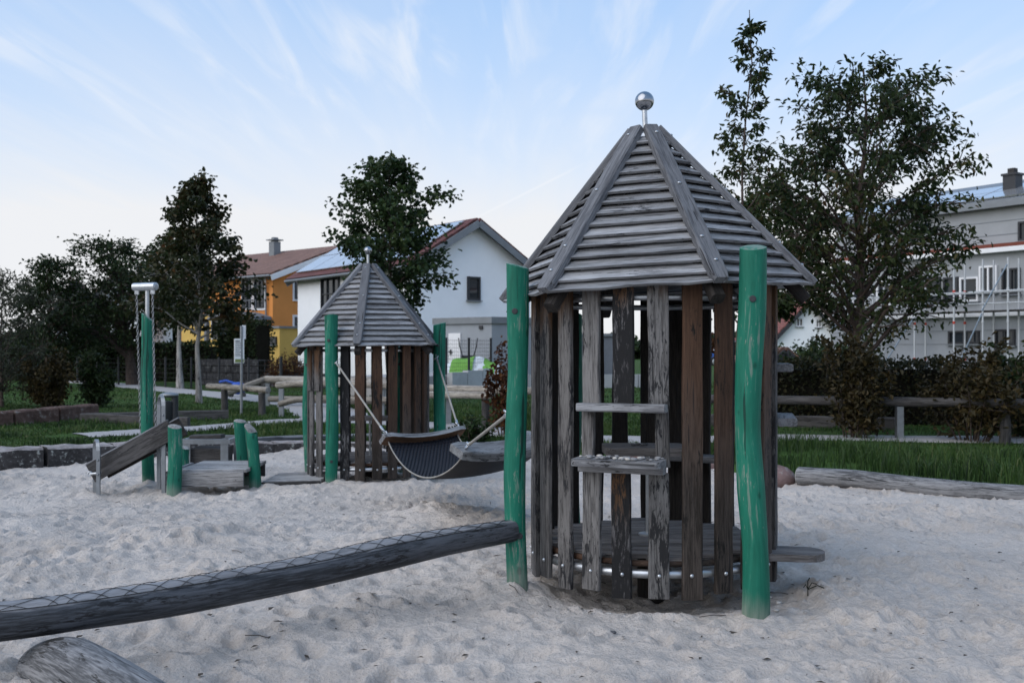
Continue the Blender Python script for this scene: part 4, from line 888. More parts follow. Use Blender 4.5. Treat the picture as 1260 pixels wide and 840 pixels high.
boulder('smaller pinkish boulder seen between the near tower slats', (1.75, 13.4, -.1), (.2, .2, .14), 8)

# ------------------------------------------------------------------ log rail fences
def rail_fence(name, label, posts, rails, group=None):
    """posts: (x, y, z_top, kind); rails: list of point lists with radius"""
    p0 = posts[0]; root = thing(name, label, 'fence', (p0[0], p0[1], float(lawn_z(p0[0], p0[1]))), group)
    for x, y, zt, kind in posts:
        z0 = float(lawn_z(x, y)) - .15; mb = MB()
        if kind == 's':
            mb.box((x, y - .03, (z0 + zt) / 2), (.10, .012, zt - z0)); mb.box((x - .045, y + .02, (z0 + zt) / 2), (.012, .088, zt - z0)); mb.box((x + .045, y + .02, (z0 + zt) / 2), (.012, .088, zt - z0)); mb.build('steel_post', M['steel_grey'], root)
        else: mb.tube([(x, y, z0), (x + .01, y, (z0 + zt) / 2), (x, y, zt)], [.085, .08, .078], 10, 0, True, True, .04, 1); mb.build('post', [M['rail_dark'], M['end_wood']], root)
    for pts, r, m in rails:
        mb = MB(); mb.tube(pts, r, 10, 0, True, True, .03, 1, 4 if len(pts) > 2 else 1); mb.build('rail', [M[m], M['end_wood']], root)
    return root
def A3(px, py, d): return tuple(at(px, py, d))
a = at(276, 500, 24.5); b_ = at(322, 505, 23.2)
rail_fence('rail_fence', 'short pale log rail on two posts beside the notice sign', [(a.x, a.y, at(0, 479, a.y).z, 'w'), (b_.x, b_.y, at(0, 483, b_.y).z, 'w')], [([A3(256, 475, 25), A3(292, 477, 24.1), A3(330, 480, 23)], .075, 'rail_wood')])
a = at(329, 495, 27); b_ = at(475, 500, 25.5)
rail_fence('rail_fence', 'pale log fence with a sloping end rail running behind the far tower', [(a.x, a.y, at(0, 470, a.y).z, 's'), (b_.x, b_.y, at(0, 474, b_.y).z, 's')],
    [([A3(327, 466.5, 27), A3(400, 468, 26.5), A3(490, 473, 25)], .10, 'rail_wood'), ([A3(276, 485, 26.5), A3(300, 476, 26.7), A3(327, 466, 27)], .085, 'rail_wood'), ([A3(331, 490.5, 27), A3(400, 492, 26.5), A3(490, 495, 25)], .085, 'rail_wood')])
a = at(346, 510, 22.5); b_ = at(470, 510, 21.5)
rail_fence('rail_fence', 'grey log rail fence in two tiers right behind the far tower', [(a.x, a.y, at(0, 478, a.y).z, 's'), (b_.x, b_.y, at(0, 478, b_.y).z, 's')],
    [([A3(341, 474, 22.6), A3(380, 471, 22.2), A3(480, 474, 21.3)], .075, 'rail_wood'), ([A3(344, 497, 22.5), A3(380, 490, 22.2), A3(480, 492, 21.3)], .07, 'rail_wood')])
a, b_, c = at(552, 520, 20), at(597, 520, 19.4), at(716, 520, 17.6)
rail_fence('rail_fence', 'double log rail fence in the lawn between the two towers', [(a.x, a.y, at(0, 478, a.y).z, 's'), (b_.x, b_.y, at(0, 487, b_.y).z, 'w'), (c.x, c.y, at(0, 482, c.y).z, 's')],
    [([A3(480, 475, 21), A3(552, 478, 20), A3(640, 480.5, 18.9), A3(735, 484, 17.4)], .075, 'rail_wood'), ([A3(480, 487, 20.8), A3(540, 485.5, 19.9), A3(607, 486.5, 19.2)], .07, 'rail_wood')])
a, b_, c, e = at(1107, 540, 15.3), at(1236, 545, 14.6), at(860, 530, 16.6), at(960, 532, 16)
rail_fence('rail_fence', 'dark log rail fence before the long hedge at right', [(a.x, a.y, at(0, 500, a.y).z, 's'), (b_.x, b_.y, at(0, 499, b_.y).z, 'w'), (c.x, c.y, at(0, 494, c.y).z, 's')],
    [([A3(790, 489, 17.2), A3(940, 491.5, 16.3), A3(1107, 494, 15.3), A3(1250, 496, 14.5), A3(1420, 498, 13.6)], .07, 'rail_dark')])
a, b_ = at(800, 525, 18.6), at(1112, 534, 17.2)
ed = thing('path_edging', 'dark timber edging beam along the footpath before the hedge', 'edging', (a.x, a.y, 0))
n = 4
for i in range(n):
    p, q = a.lerp(b_, i / n + .004), a.lerp(b_, (i + 1) / n - .004); mb = MB(); mb.board((p.x, p.y, .03), (q.x, q.y, .03), (0, 0, 1), .34, .12, 4, 0, .01); mb.build('beam', M['rail_dark'], ed)

# ------------------------------------------------------------------ sign, bin, blue toy
sb = at(297, 511, 23.6); sb.z = float(lawn_z(sb.x, sb.y)); sg = thing('notice_sign', 'white playground notice sign on a grey steel pole in the lawn', 'sign', sb)
mb = MB(); mb.tube([sb - Vector((0, 0, .2)), Vector((sb.x, sb.y, at(0, 401, sb.y).z))], .032, 8); mb.build('pole', M['steel_grey'], sg)
sx = Vector((.80, .60, 0)).normalized(); sx2 = Vector((.9, .43, 0)).normalized(); no = Vector((sx.y, -sx.x, 0)); zt, zb = at(0, 416.5, sb.y).z, at(0, 446.5, sb.y).z; cc = Vector((sb.x - .07, sb.y, 0)) + no * .05
mb = MB(); mb.box(cc + Vector((0, 0, (zt + zb) / 2)), (.235, .02, zt - zb), sx); mb.build('sign_panel', plain('white sign board', (.82, .82, .80), .5, 0, .04, 8), sg)
M['ink'] = plain('dark grey print', (.16, .16, .17), .6, 0, 0); M['ink_green'] = plain('green yellow print', (.20, .24, .08), .6, 0, .1)
mb = MB()
for k in range(9):
    z_ = zt - .06 - .042 * k; ln = rnd.uniform(.10, .19); mb.box(cc + no * .012 + sx * (-.098 + ln / 2) + Vector((0, 0, z_)), (ln, .004, .016 if k else .03), sx)
mb.build('printed_lines', M['ink'], sg)
mb = MB(); mb.box(cc + no * .013 + Vector((0, 0, zb + .055)), (.21, .005, .075), sx); mb.build('printed_strip', M['ink_green'], sg)
mb = MB(); z2, z1 = at(0, 400, sb.y).z, at(0, 417, sb.y).z; mb.box(Vector((sb.x + .045, sb.y + .05, (z1 + z2) / 2)), (.085, .02, z2 - z1), sx2); mb.build('upper_panel', M['white_paint'], sg)
bb = at(211, 530, 18); bb.z = float(lawn_z(bb.x, bb.y)); bn = thing('litter_bin', 'dark litter bin with a grey rounded cap behind the play platform', 'bin', bb)
mb = MB(); mb.tube([bb + Vector((.06, 0, -.1)), bb + Vector((.06, 0, .70))], .06, 10); mb.build('post', M['dark_plastic'], bn)
mb = MB(); mb.tube([bb + Vector((-.09, 0, .12)), bb + Vector((-.09, 0, .16)), bb + Vector((-.09, 0, .58))], [.10, .13, .14], 16); mb.build('bucket', M['dark_plastic'], bn)
mb = MB(); mb.sphere(bb + Vector((-.04, 0, .70)), .17, 16, 8, 0, (1, .8, .28)); mb.build('cap', M['steel_grey'], bn)
tb = at(293, 470, 33); tb.z = float(lawn_z(tb.x, tb.y)); ty = thing('toy_barrow', 'small blue plastic toy left on the lawn behind the sign', 'toy', tb); M['toy_blue'] = plain('blue plastic', (.03, .09, .42), .4)
mb = MB(); mb.sphere(tb + Vector((0, 0, .30)), .26, 12, 8, 0, (1.1, .7, .8)); mb.build('body', M['toy_blue'], ty)
mb = MB(); mb.tube([tb + Vector((-.1, 0, .45)), tb + Vector((-.4, 0, .55)), tb + Vector((-.62, 0, .5))], .04, 6); mb.build('handle', M['toy_blue'], ty)
for x_ in (-.2, .2): mb = MB(); mb.tube([tb + Vector((x_, -.14, .09)), tb + Vector((x_, -.09, .09))], .09, 12); mb.build('wheel', M['dark_plastic'], ty)
# stone garden wall before the orange house
a, b_, c = at(248, 470, 45), at(345, 470, 42), at(420, 470, 40)
M['garden_stone'] = stone_mat('dark garden wall stone', (.075, .075, .082), .25, 5)
def rubble(name, label, A, B, z0, z1, n, rows, th=.4):
    A = Vector((A.x, A.y)); B = Vector((B.x, B.y)); root = thing(name, label, 'wall', v3(A, z0)); d = (B - A); L = d.length; d.normalize(); h = (z1 - z0) / rows
    mb = MB(); mb.box(v3(A.lerp(B, .5) , (z0 + z1) / 2 - .05), (L, th - .1, z1 - z0 - .05), (d.x, d.y, 0)); mb.build('core', M['core'], root)
    for r in range(rows):
        for k in range(n):
            w_ = L / n; mb = MB(); o_ = (.5 if r % 2 else .0) * w_; x_ = min(L - w_ / 2, w_ * (k + .5) + o_ * .6)
            mb.box(v3(A + d * x_, z0 + h * (r + .5)) + Vector((0, rnd.uniform(-.03, .03), 0)), (w_ * .93, th, h * .9), (d.x, d.y, 0)); mb.build('stone', M['garden_stone'], root)
    return root
rubble('garden_wall', 'dark stacked stone garden wall under the dark rounded hedge', a, at(322, 470, 43), -.2, 1.0, 9, 4)
rubble('garden_wall', 'lower grey stone garden wall beside the rust coloured shrub', at(325, 470, 42), c, -.2, .45, 8, 2)

# ------------------------------------------------------------------ trees
def lz(px, d): p = at(px, 432, d); return (p.x, d, float(lawn_z(p.x, d)))
tree('maple_tree', 'conical autumn maple with a pale whitewashed trunk at left', 'tree', lz(245, 28.5), 6.5, .33, 1.95, 'cone', 40, 6200, (.14, .75), 'leaf_maple', .085, 'bark_pale', (-.05, .1), .35, .35, seed=4, twig=5, spread=.12)
tree('maple_tree', 'broad green maple rising behind the far tower in front of the white house', 'tree', lz(477, 28), 6.85, .36, 1.55, 'oval', 46, 7600, (.145, .75), 'leaf_green', .085, 'bark', (.1, 0), .45, .3, seed=12, twig=5, spread=.13)
tree('cherry_tree', 'large dark cherry tree with a wide crown at right', 'tree', lz(1054, 16.2), 5.95, .30, 1.78, 'round', 66, 13000, (.11, .42), 'leaf_cherry', .10, 'bark', (.18, .2), .55, .55, seed=21, twig=7, spread=.08, sd=(1.06, 1))
tree('young_cherry_tree', 'slim upright young cherry with airy leaves behind the near tower roof', 'tree', lz(902, 14.6), 6.38, .30, .72, 'narrow', 30, 2300, (.10, .42), 'leaf_cherry', .04, 'bark', (.26, .1), 1.0, .6, seed=33, twig=7, spread=.05)
tree('cherry_tree', 'lower leafy cherry filling in behind the right slope of the near roof', 'tree', lz(945, 18), 4.3, .46, .9, 'oval', 30, 4200, (.12, .45), 'leaf_green', .05, 'bark', (.1, 0), .5, .5, seed=35, twig=5, spread=.10)
tree('dark_tree', 'dark round headed tree with a thick bent trunk at left', 'tree', lz(165, 44), 6.4, .26, 1.85, 'round', 52, 8000, (.15, .6), 'leaf_dark', .26, 'bark', (-1.0, 0), .6, .2, seed=41, twig=5, spread=.17, group=None)
tree('dark_tree', 'dark open crowned tree left of the bent trunk tree', 'tree', lz(58, 42), 5.4, .25, 1.5, 'round', 46, 6000, (.15, .6), 'leaf_dark', .16, 'bark', (.15, 0), .6, .2, seed=43, twig=5, spread=.17)
tree('slim_tree', 'slim pale trunked tree standing behind the autumn maple', 'tree', lz(222, 40), 6.3, .4, 1.5, 'oval', 34, 7000, (.15, .7), 'leaf_dark', .13, 'bark_pale', (0, 0), .5, .3, seed=45, twig=4, spread=.14)
tree('willow', 'wispy grey green willow at the left edge of the lawn', 'tree', lz(2, 26), 3.5, .10, 1.35, 'oval', 40, 5200, (.13, .22), 'leaf_olive', .05, 'bark', (0, 0), .7, .1, seed=47, twig=5, spread=.12)
tree('garden_tree', 'small dark garden tree behind the fence between the leftmost trees', 'tree', lz(108, 50), 4.3, .15, 1.6, 'round', 24, 4200, (.22, .6), 'leaf_dark', .12, 'bark', (0, 0), .4, .2, seed=49, twig=4, spread=.16)
tree('orange_leaf_tree', 'small orange leaved tree seen through the near tower slats', 'tree', lz(842, 24), 2.6, .3, .75, 'oval', 20, 1500, (.13, .7), 'leaf_red', .03, 'bark', (0, 0), .5, .3, seed=51, twig=3, spread=.08)
shrub('shrub', 'tall browning shrub with bare stems in front of the cherry trunk', lz(1050, 15.4), 2.15, .62, 15, 2900, (.095, .55), 'leaf_brown', 61, t0=.20, sp=.05)
shrub('shrub', 'browning shrub with pale bare stems before the rail fence at far right', lz(1195, 15.0), 1.7, .72, 16, 3000, (.095, .55), 'leaf_brown', 62, t0=.28, sp=.05)
shrub('shrub', 'dark green shrub cut off by the right edge before the scaffolding', lz(1262, 15.6), 1.75, .7, 14, 3800, (.095, .55), 'leaf_cherry', 68, t0=.2, sp=.06)
shrub('shrub', 'thin russet shrub just left of the near tower post', lz(622, 18), 1.85, .42, 9, 1500, (.085, .6), 'leaf_red', 63, t0=.15, sp=.05)
shrub('shrub', 'rounded reddish brown shrub beside the far path at left', lz(60, 26), 1.75, .75, 18, 4200, (.10, .55), 'leaf_brown', 64, t0=.18, sp=.07)
shrub('shrub', 'dark leafy shrub right of the reddish one beside the far path', lz(117, 27), 1.75, .55, 14, 3000, (.10, .55), 'leaf_dark', 65, t0=.18, sp=.06)
shrub('shrub', 'rust orange shrub beside the yellow annex', lz(357, 41), 1.55, .95, 22, 3400, (.13, .3), 'leaf_red', 66, t0=.05, sp=.08)
shrub('shrub', 'low leafy weed clump in the grass under the hammock fence', lz(576, 16.6), .55, .4, 12, 900, (.09, .5), 'leaf_green', 67, t0=.1, sp=.04)
shrub('shrub', 'dark shrub at the foot of the far white gabled house', lz(1006, 50), 2.1, 1.3, 20, 3200, (.19, .6), 'leaf_dark', 69, t0=.05, sp=.14)
shrub('shrub', 'loose green shrub between near tower and far white house', lz(955, 40), 1.7, 1.0, 18, 2400, (.16, .6), 'leaf_green', 70, t0=.05, sp=.12)
shrub('shrub', 'wide dark shrub right above the long hedge under the cherry', lz(1040, 32), 1.9, 1.3, 22, 3800, (.14, .6), 'leaf_dark', 71, t0=.05, sp=.12)
hedge('long_hedge', 'long clipped dark hedge behind the rail fence at right', (4.0, 19.3), (15.5, 17.4), .8, -.02, 1.12, 17000, (.075, .6), 'leaf_hedge', 72)
hedge('dark_hedge', 'dark rounded hedge block in front of the orange house', (at(276, 0, 47).x, 47), (at(325, 0, 46).x, 46), 1.2, -.1, 2.65, 5200, (.13, .6), 'leaf_dark', 73)
hedge('dark_hedge', 'long dark garden hedge behind the wire fence at left', (-29, 52), (-14.5, 49), 1.0, -.2, 1.7, 9000, (.17, .6), 'leaf_dark', 74)
hedge('dark_hedge', 'low dark hedge at far left beyond the willow', (-40, 50), (-30, 52.5), 1.2, -.2, 2.3, 6000, (.2, .6), 'leaf_dark', 75)

# far line of trees closing the horizon
g_ = np.random.default_rng(99); n_ = 26000; xx = g_.uniform(-150, 170, n_); top_ = 4.2 + 1.6 * vnoise(xx, xx * 0, 14, 91) + 1.1 * vnoise(xx, xx * 0, 4.5, 92); P_ = np.stack([xx, 165 + g_.uniform(-5, 5, n_), -.5 + (top_ + .5) * np.sqrt(g_.uniform(0, 1, n_))], -1)
v_, f_, a_ = leaf_geo(P_, g_.normal(0, 1, (n_, 3)), g_.normal(0, 1, (n_, 3)), g_.uniform(.7, 1.5, n_), g_.uniform(.5, 1.0, n_), np.clip(.4 + .3 * vnoise(xx, P_[:, 2], 3, 93), 0, 1))
np_obj('far_wood', v_, f_, M['leaf_dark'], attr=a_, kind='stuff', label='distant dark line of trees on the horizon behind the gardens', category='wood')

# ------------------------------------------------------------------ grass
x, y, g = scatter(60000, 1.2, 12, 8, 17.5, 81, .12, .0, lambda x, y: .55 + .45 * vnoise(x, y, .5, 3))
tall = ss(.15, .7, y - edge(x)) * (1 - ss(2.6, 5.0, y - edge(x))) * ss(1.8, 3.2, x)
grass('tall_grass', x, y, (.07 + .18 * tall * np.clip(.9 + .9 * vnoise(x, y, .55, 9) + .4 * vnoise(x, y, .2, 10), .25, 2)) * g.uniform(.55, 1.2, len(x)), 82, .55, .0055, label='tall unmown grass between the edging log and rail fence at right')
x, y, g = scatter(120000, -14, 3.5, 12.3, 27, 83, .22, .0, lambda x, y: np.clip(1.15 - (y - 13) / 18 + .5 * vnoise(x, y, .7, 4), .1, 1))
tuft = np.clip(vnoise(x, y, .8, 14) + .2, 0, 1) + ss(0, 1, vnoise(x, y, 2.2, 15)) * .6
grass('lawn_grass', x, y, (.055 + .10 * tuft) * g.uniform(.6, 1.2, len(x)), 84, .6, .0075, label='mown lawn grass with tufts left of and behind the far tower')
x, y, g = scatter(60000, -22, 15, 17, 42, 85, .3, .05)
grass('back_lawn_grass', x, y, (.06 + .05 * np.clip(vnoise(x, y, 1.1, 16), 0, 1)) * g.uniform(.6, 1.2, len(x)), 86, .6, .012, label='short grass of the back lawn reaching to the gardens')
# ------------------------------------------------------------------ play towers
def playhouse(name, label, C, th0, eave, apex, slat0, skip, posts, counters, zr, zsb, lean, R=.885, r=.70, seed=1, brown=(), black=(), mott=()):
    global rnd
    rnd = random.Random(seed); C = Vector(C); root = thing(name, label, 'playhouse', C)
    W = lambda a, rr, z: C + Vector((math.sin(R_(a)) * rr, -math.cos(R_(a)) * rr, z))
    T = lambda a: Vector((math.cos(R_(a)), math.sin(R_(a)), 0))
    Od = lambda a: Vector((math.sin(R_(a)), -math.cos(R_(a)), 0))
    LM = Matrix.Rotation(R_(-lean), 4, 'Y'); piv = C + Vector((0, 0, eave))
    def ln(p): return piv + (LM @ (Vector(p) - piv))
    ap = C + Vector((0, 0, apex)); cor = [W(-th0 + 60 * k, R, eave) for k in range(6)]
    # roof: frame of rafters, ridge beams, boards
    fm = MB()
    for k in range(6):
        a = ap.lerp(cor[k], .07); b_ = ap.lerp(cor[k], .985); tg = T(-th0 + 60 * k); dn = Vector((0, 0, -.075))
        fm.board(ln(a + dn), ln(b_ + dn), tg, .075, .07, 3, 0, .004)
    fm.ring(ln(C + Vector((0, 0, eave - .03))), .655, .02, 48, 6, 1); fm.tube([ln(ap + Vector((0, 0, -.26))), ln(ap + Vector((0, 0, -.12)))], .07, 8, 0)
    roof = fm.build('roof', [M['slat_dark'], M['steel']], root)
    nb = 15; t0 = .075; dt = (1.0 - t0) / nb
    for k in range(6):
        c0, c1 = cor[k], cor[(k + 1) % 6]; nrm = (c1 - c0).cross(ap - c0).normalized(); nrm = nrm if nrm.z > 0 else -nrm
        e = (c1 - c0).normalized()
        for i in range(nb):
            ta = t0 + dt * i; tb_ = ta + dt * (1.2 if i < nb - 1 else 1.0) + rnd.uniform(-.002, .003); mb = MB(); sg = 6; fr = []
            lift = rnd.uniform(.034, .039); vs = []; g = []
            for s_ in range(sg + 1):
                u = s_ / sg; wa = .010 if i == nb - 1 else .0014
                pu = (ap.lerp(c0, ta)).lerp(ap.lerp(c1, ta), u); pl = (ap.lerp(c0, tb_)).lerp(ap.lerp(c1, tb_), u)
                pl = pl + (pl - pu).normalized() * rnd.uniform(-wa, wa); th = .018; L = (c1 - c0).length * tb_ * u
                q = [pu + nrm * .0, pu + nrm * th * .8, pl + nrm * (th + lift), pl + nrm * (th * .5 + lift) + (pl - pu).normalized() * .0005, pl + nrm * lift]
                vs += [ln(p) for p in q]; wd = (pl - pu).length; gy = rnd.uniform(-.001, .001)
                g += [(L, 0, 0), (L, gy, th), (L, wd, th), (L, wd, th * .7), (L, wd, 0)]
            fs = [(s_ * 5 + j, s_ * 5 + (j + 1) % 5, (s_ + 1) * 5 + (j + 1) % 5, (s_ + 1) * 5 + j) for s_ in range(sg) for j in range(5)] + [(0, 4, 3, 2, 1), tuple(sg * 5 + j for j in range(5))]
            mb.add(vs, fs, 0, g); mb.build('roof_board', M['roof_wood'], roof)
    for k in range(6):
        D = (cor[k] - ap).normalized(); tg = T(-th0 + 60 * k); nn_ = tg.cross(D).normalized(); nn_ = nn_ if nn_.z > 0 else -nn_
        a = ap.lerp(cor[k], .05) + nn_ * .05; b_ = ap + D * ((cor[k] - ap).length * 1.0) + nn_ * .05; mb = MB(); Wd, Th = .098, .042
        prof = [(-Wd / 2, -Th / 2), (Wd / 2, -Th / 2), (Wd / 2, Th / 2 - .008), (Wd / 2 - .008, Th / 2), (-Wd / 2 + .008, Th / 2), (-Wd / 2, Th / 2 - .008)]
        fr = []; gx = []; Lr = (b_ - a).length
        for s_ in range(11):
            t = s_ / 10; sc_ = .86 if s_ == 0 else (.72 if s_ == 10 else 1 + rnd.uniform(-.03, .03)); pp = a.lerp(b_, t)
            if s_ == 9: t = .962; pp = a.lerp(b_, t); sc_ = 1
            fr.append((ln(pp), (LM @ tg), (LM @ nn_), sc_, 1)); gx.append(Lr * t)
        mb.sweep(fr, prof, 0, gx)
        for t in (.06, .42, .76, .90): p = ln(a.lerp(b_, t) + nn_ * (Th / 2) + tg * rnd.uniform(-.012, .012)); mb.sphere(p, .0125, 8, 4, 1, (1, 1, .6))
        mb.build('ridge_beam', [M['rib_wood'], M['steel']], roof)
    mb = MB(); st = ln(ap + Vector((0, 0, -.1))); bl = ln(ap + Vector((0, 0, .105))); mb.tube([st, bl], .0155, 10); mb.tube([ln(ap + Vector((0, 0, -.13))), ln(ap + Vector((0, 0, -.04)))], [.085, .03], 14); fin = mb.build('finial_rod', M['steel'], root)
    mb = MB(); mb.sphere(bl + Vector((0, 0, .048)), .0565 if seed == 1 else .047, 28, 18); mb.build('finial_ball', M['ball'], fin)
    # deck, rings
    deck = MB(); deck.ring(C + Vector((0, 0, zr)), .665, .024, 72, 10, 0)
    deck.tube([C + Vector((0, 0, -.3)), C + Vector((0, 0, zr + .02))], .09, 10, 1)
    for a in (0, 60, 120): deck.tube([W(a, .665, zr), W(a + 180, .665, zr)], .022, 6, 0)
    deck.build('ring_frame', [M['steel'], M['slat_dark']], root)
    nd_ = 12; rd = .648; zd = zr + .068
    mb = MB(); mb.ring(C + Vector((0, 0, zd - .018)), .645, .018, 60, 6); mb.build('deck_rim', M['slat_brown'], root)
    for i in range(nd_):
        y0 = -rd + 2 * rd * i / nd_; y1 = y0 + 2 * rd / nd_ - .007; ym = max(abs(y0), abs(y1)); hx = math.sqrt(max(.01, rd * rd - min(ym, rd * .985) ** 2)); mb = MB()
        c = C + Vector((0, (y0 + y1) / 2, zd)); mb.board(c - Vector((hx, 0, 0)), c + Vector((hx, 0, 0)), (0, 1, 0), y1 - y0, .028, 3, 0, .002); mb.build('deck_board', M['deck_wood'], root)
    # slats
    def slat(a, z0, z1, wd, mt, off=0.0, rr=r, th=.03, bolt=True, g0=0.0):
        tg = T(a); jx = rnd.uniform(-.006, .006); tl = rnd.uniform(-.006, .006); c = W(a, rr, 0) + tg * (off + jx); mb = MB()
        wd = wd * rnd.uniform(.96, 1.04)
        mb.board(c + Vector((0, 0, z1)) + tg * tl, c + Vector((0, 0, z0)), tg, wd, th, max(2, int((z1 - z0) / .16)), 0, .005, .16, g0)
        for i in range(8): mb.v[-8 + i] = mb.v[-8 + i]
        if bolt:
            p = c + Od(a) * (th / 2) + Vector((0, 0, zr)) + tg * rnd.uniform(-.006, .006); mb.sphere(p, .0115, 8, 4, 1, (1, .7, 1))
        return mb.build('slat', [M[mt], M['steel']], root)
    k = 0
    for i in range(24):
        a = slat0 + 15 * i; a = a - 360 if a > 180 else a
        if any(abs(((a - s_ + 180) % 360) - 180) < 7 for s_ in skip): continue
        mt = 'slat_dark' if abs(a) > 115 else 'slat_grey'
        if any(abs(a - s_) < 7 for s_ in brown): mt = 'slat_brown'
        if any(abs(a - s_) < 7 for s_ in black): mt = 'slat_black'
        if any(abs(a - s_) < 7 for s_ in mott): mt = 'slat_mottled'
        zt = eave + .055; zb = zsb + rnd.uniform(-.012, .02)
        cn = [c for c in counters if any(abs(a - s_) < 7 for s_ in c['at'])]
        if not cn: slat(a, zb, zt, .106, mt); continue
        c = cn[0]; side_ = [s_ for s_ in c['at'] if abs(a - s_) < 7][0]; j = c['at'].index(side_); lastj = len(c['at']) - 1
        slat(a, c['hi'] - .005, zt, .106, mt, bolt=False)
        if j in (0, lastj): slat(a, c['lo'] - .03, c['hi'] + .01, .068, 'slat_grey' if mt != 'slat_dark' else mt, -.022 if j == 0 else .022, bolt=False, g0=1.0)
        slat(a, zb, c['lo'] - .06, .106, mt, g0=1.0 if j in (0, lastj) else .0)
    for c in counters:
        am = sum(c['at']) / len(c['at']); tg = T(am); o_ = Od(am); ww = c['w']; rc = r * math.cos(R_((c['at'][-1] - c['at'][0]) / 2))
        mb = MB(); p = W(am, rc + .055, c['hi']); mb.board(p - tg * ww / 2, p + tg * ww / 2, o_, .09, .042, 6, 0, .003); mb.build('lintel_board', M['shelf_wood'], root)
        dp = c.get('depth', .19); mb = MB(); p = W(am, rc + .115 - .095 + dp / 2, c['lo'])
        hw_ = ww / 2; n_ = 5; poly = []
        for (sx_, sy_, a0) in ((1, 1, 0), (-1, 1, 90), (-1, -1, 180), (1, -1, 270)):
            rr_ = .03
            for q in range(n_): aa = R_(a0 + 90 * q / (n_ - 1)); poly.append(p + tg * (sx_ * (hw_ - rr_) + rr_ * math.cos(aa)) + o_ * (sy_ * (dp / 2 - rr_) + rr_ * math.sin(aa)) - Vector((0, 0, .017)))
        g = [((q - p).dot(tg), (q - p).dot(o_), z_) for z_ in (0, .034) for q in poly]
        mb.prism(poly, (0, 0, .034), 0, g); ct_ = mb.build('counter_board', M['shelf_wood'], root)
        mb = MB(); p2 = W(am, rc + .05, c['lo'] - .0395); mb.board(p2 - tg * (hw_ - .008), p2 + tg * (hw_ - .008), o_, .085, .042, 5, 0, .002); mb.build('counter_bearer', M['shelf_wood'], ct_)
    for (a, rr, zt, rad, wob, sd_, lb, zbot) in posts:
        q = random.Random(sd_); c = W(a, rr, 0); pts = []; rads = []
        for i in range(8):
            t = i / 7; amp = wob * math.sin(math.pi * min(1, t * 1.1)); pts.append(c + Vector((amp * math.sin(t * 5.2 + sd_), amp * math.cos(t * 4.1 + sd_ * 2) * .6, zbot + (zt - zbot) * t))); rads.append(rad * (1 + q.uniform(-.07, .07) + (.05 if i == 0 else 0)))
        mb = MB(); mb.tube(pts, rads, 20, 0, True, True, .035, 1, 5, (1, 0, 0), 0, (.018, sd_))
        for zz_, da in ((.32, .2), (zt * .86, -.25)):
            aa = -math.pi / 2 + da; pp = c + Vector((math.cos(aa) * rad * .95, math.sin(aa) * rad * .95, zz_))
            mb.tube([pp + Vector((math.cos(aa), math.sin(aa), 0)) * -.01, pp + Vector((math.cos(aa), math.sin(aa), 0)) * .008], [.017, .017], 10, 2, True)
        mb.build('corner_post', [M['green'], M['green_worn'], M['dark_plastic']], root)
    return root, W, T, Od
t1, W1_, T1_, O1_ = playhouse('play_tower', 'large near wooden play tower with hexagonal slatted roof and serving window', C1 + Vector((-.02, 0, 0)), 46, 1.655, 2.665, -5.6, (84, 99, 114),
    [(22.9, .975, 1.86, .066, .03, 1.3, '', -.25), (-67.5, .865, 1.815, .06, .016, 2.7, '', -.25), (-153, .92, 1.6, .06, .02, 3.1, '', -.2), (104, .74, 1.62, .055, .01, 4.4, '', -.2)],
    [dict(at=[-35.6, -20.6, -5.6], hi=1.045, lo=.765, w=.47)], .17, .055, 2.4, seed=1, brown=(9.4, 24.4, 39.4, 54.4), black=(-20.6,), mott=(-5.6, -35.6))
C2_ = Vector((-1.70, 11.92, -.2))
t2, W2_, T2_, O2_ = playhouse('play_tower', 'smaller looking far wooden play tower standing behind the hammock', C2_, 0, 1.58, 2.58, .5, (-89.5, -104.5, -119.5),
    [(-23, .80, 1.93, .07, .012, 5.2, '', -.25), (104, .85, 1.87, .075, .01, 6.6, '', -.25), (-110, .82, 1.6, .055, .03, 7.9, '', -.2), (160, .86, 1.6, .06, .02, 8.3, '', -.2)],
    [], .215, .10, 0.5, seed=2, brown=(.5, 15.5, 30.5, 45.5, 60.5, 75.5), black=(-14.5,))
# inner table with steel leg, right shelf boards, doorstep of the near tower
rnd = random.Random(90)
tc_ = C1 + Vector((-.065, .02, 0)); mb = MB(); poly = []
for (sx_, sy_, a0) in ((1, 1, 0), (-1, 1, 90), (-1, -1, 180), (1, -1, 270)):
    for q in range(5): aa = R_(a0 + 22.5 * q); poly.append(tc_ + Vector((sx_ * (.24 - .035) + .035 * math.cos(aa), sy_ * (.17 - .035) + .035 * math.sin(aa), .735)))
mb.prism(poly, (0, 0, .046), 0, [((q - tc_).x, (q - tc_).y, z_) for z_ in (0, .046) for q in poly]); tbl = mb.build('table_top', M['deck_wood'], t1)
mb = MB(); mb.tube([tc_ + Vector((.02, 0, .25)), tc_ + Vector((.02, 0, .735))], .013, 8); mb.tube([tc_ + Vector((.02, 0, .25)), tc_ + Vector((.02, 0, .262))], .055, 12); mb.build('table_leg', M['steel'], tbl)
mb = MB(); p = W1_(150, .57, .66); tg = T1_(150); mb.board(p - tg * .22, p + tg * .22, O1_(150), .16, .04, 4, 0, .003); mb.build('inner_bench', M['shelf_wood'], t1)
for z_, dd in ((1.245, .05), (.935, .07)):
    mb = MB(); p = W1_(77, .70 + dd, z_); tg = T1_(77); mb.board(p - tg * .05, p + tg * .5, O1_(77), .11, .045, 4, 0, .003); mb.build('side_shelf', M['shelf_wood'], t1)
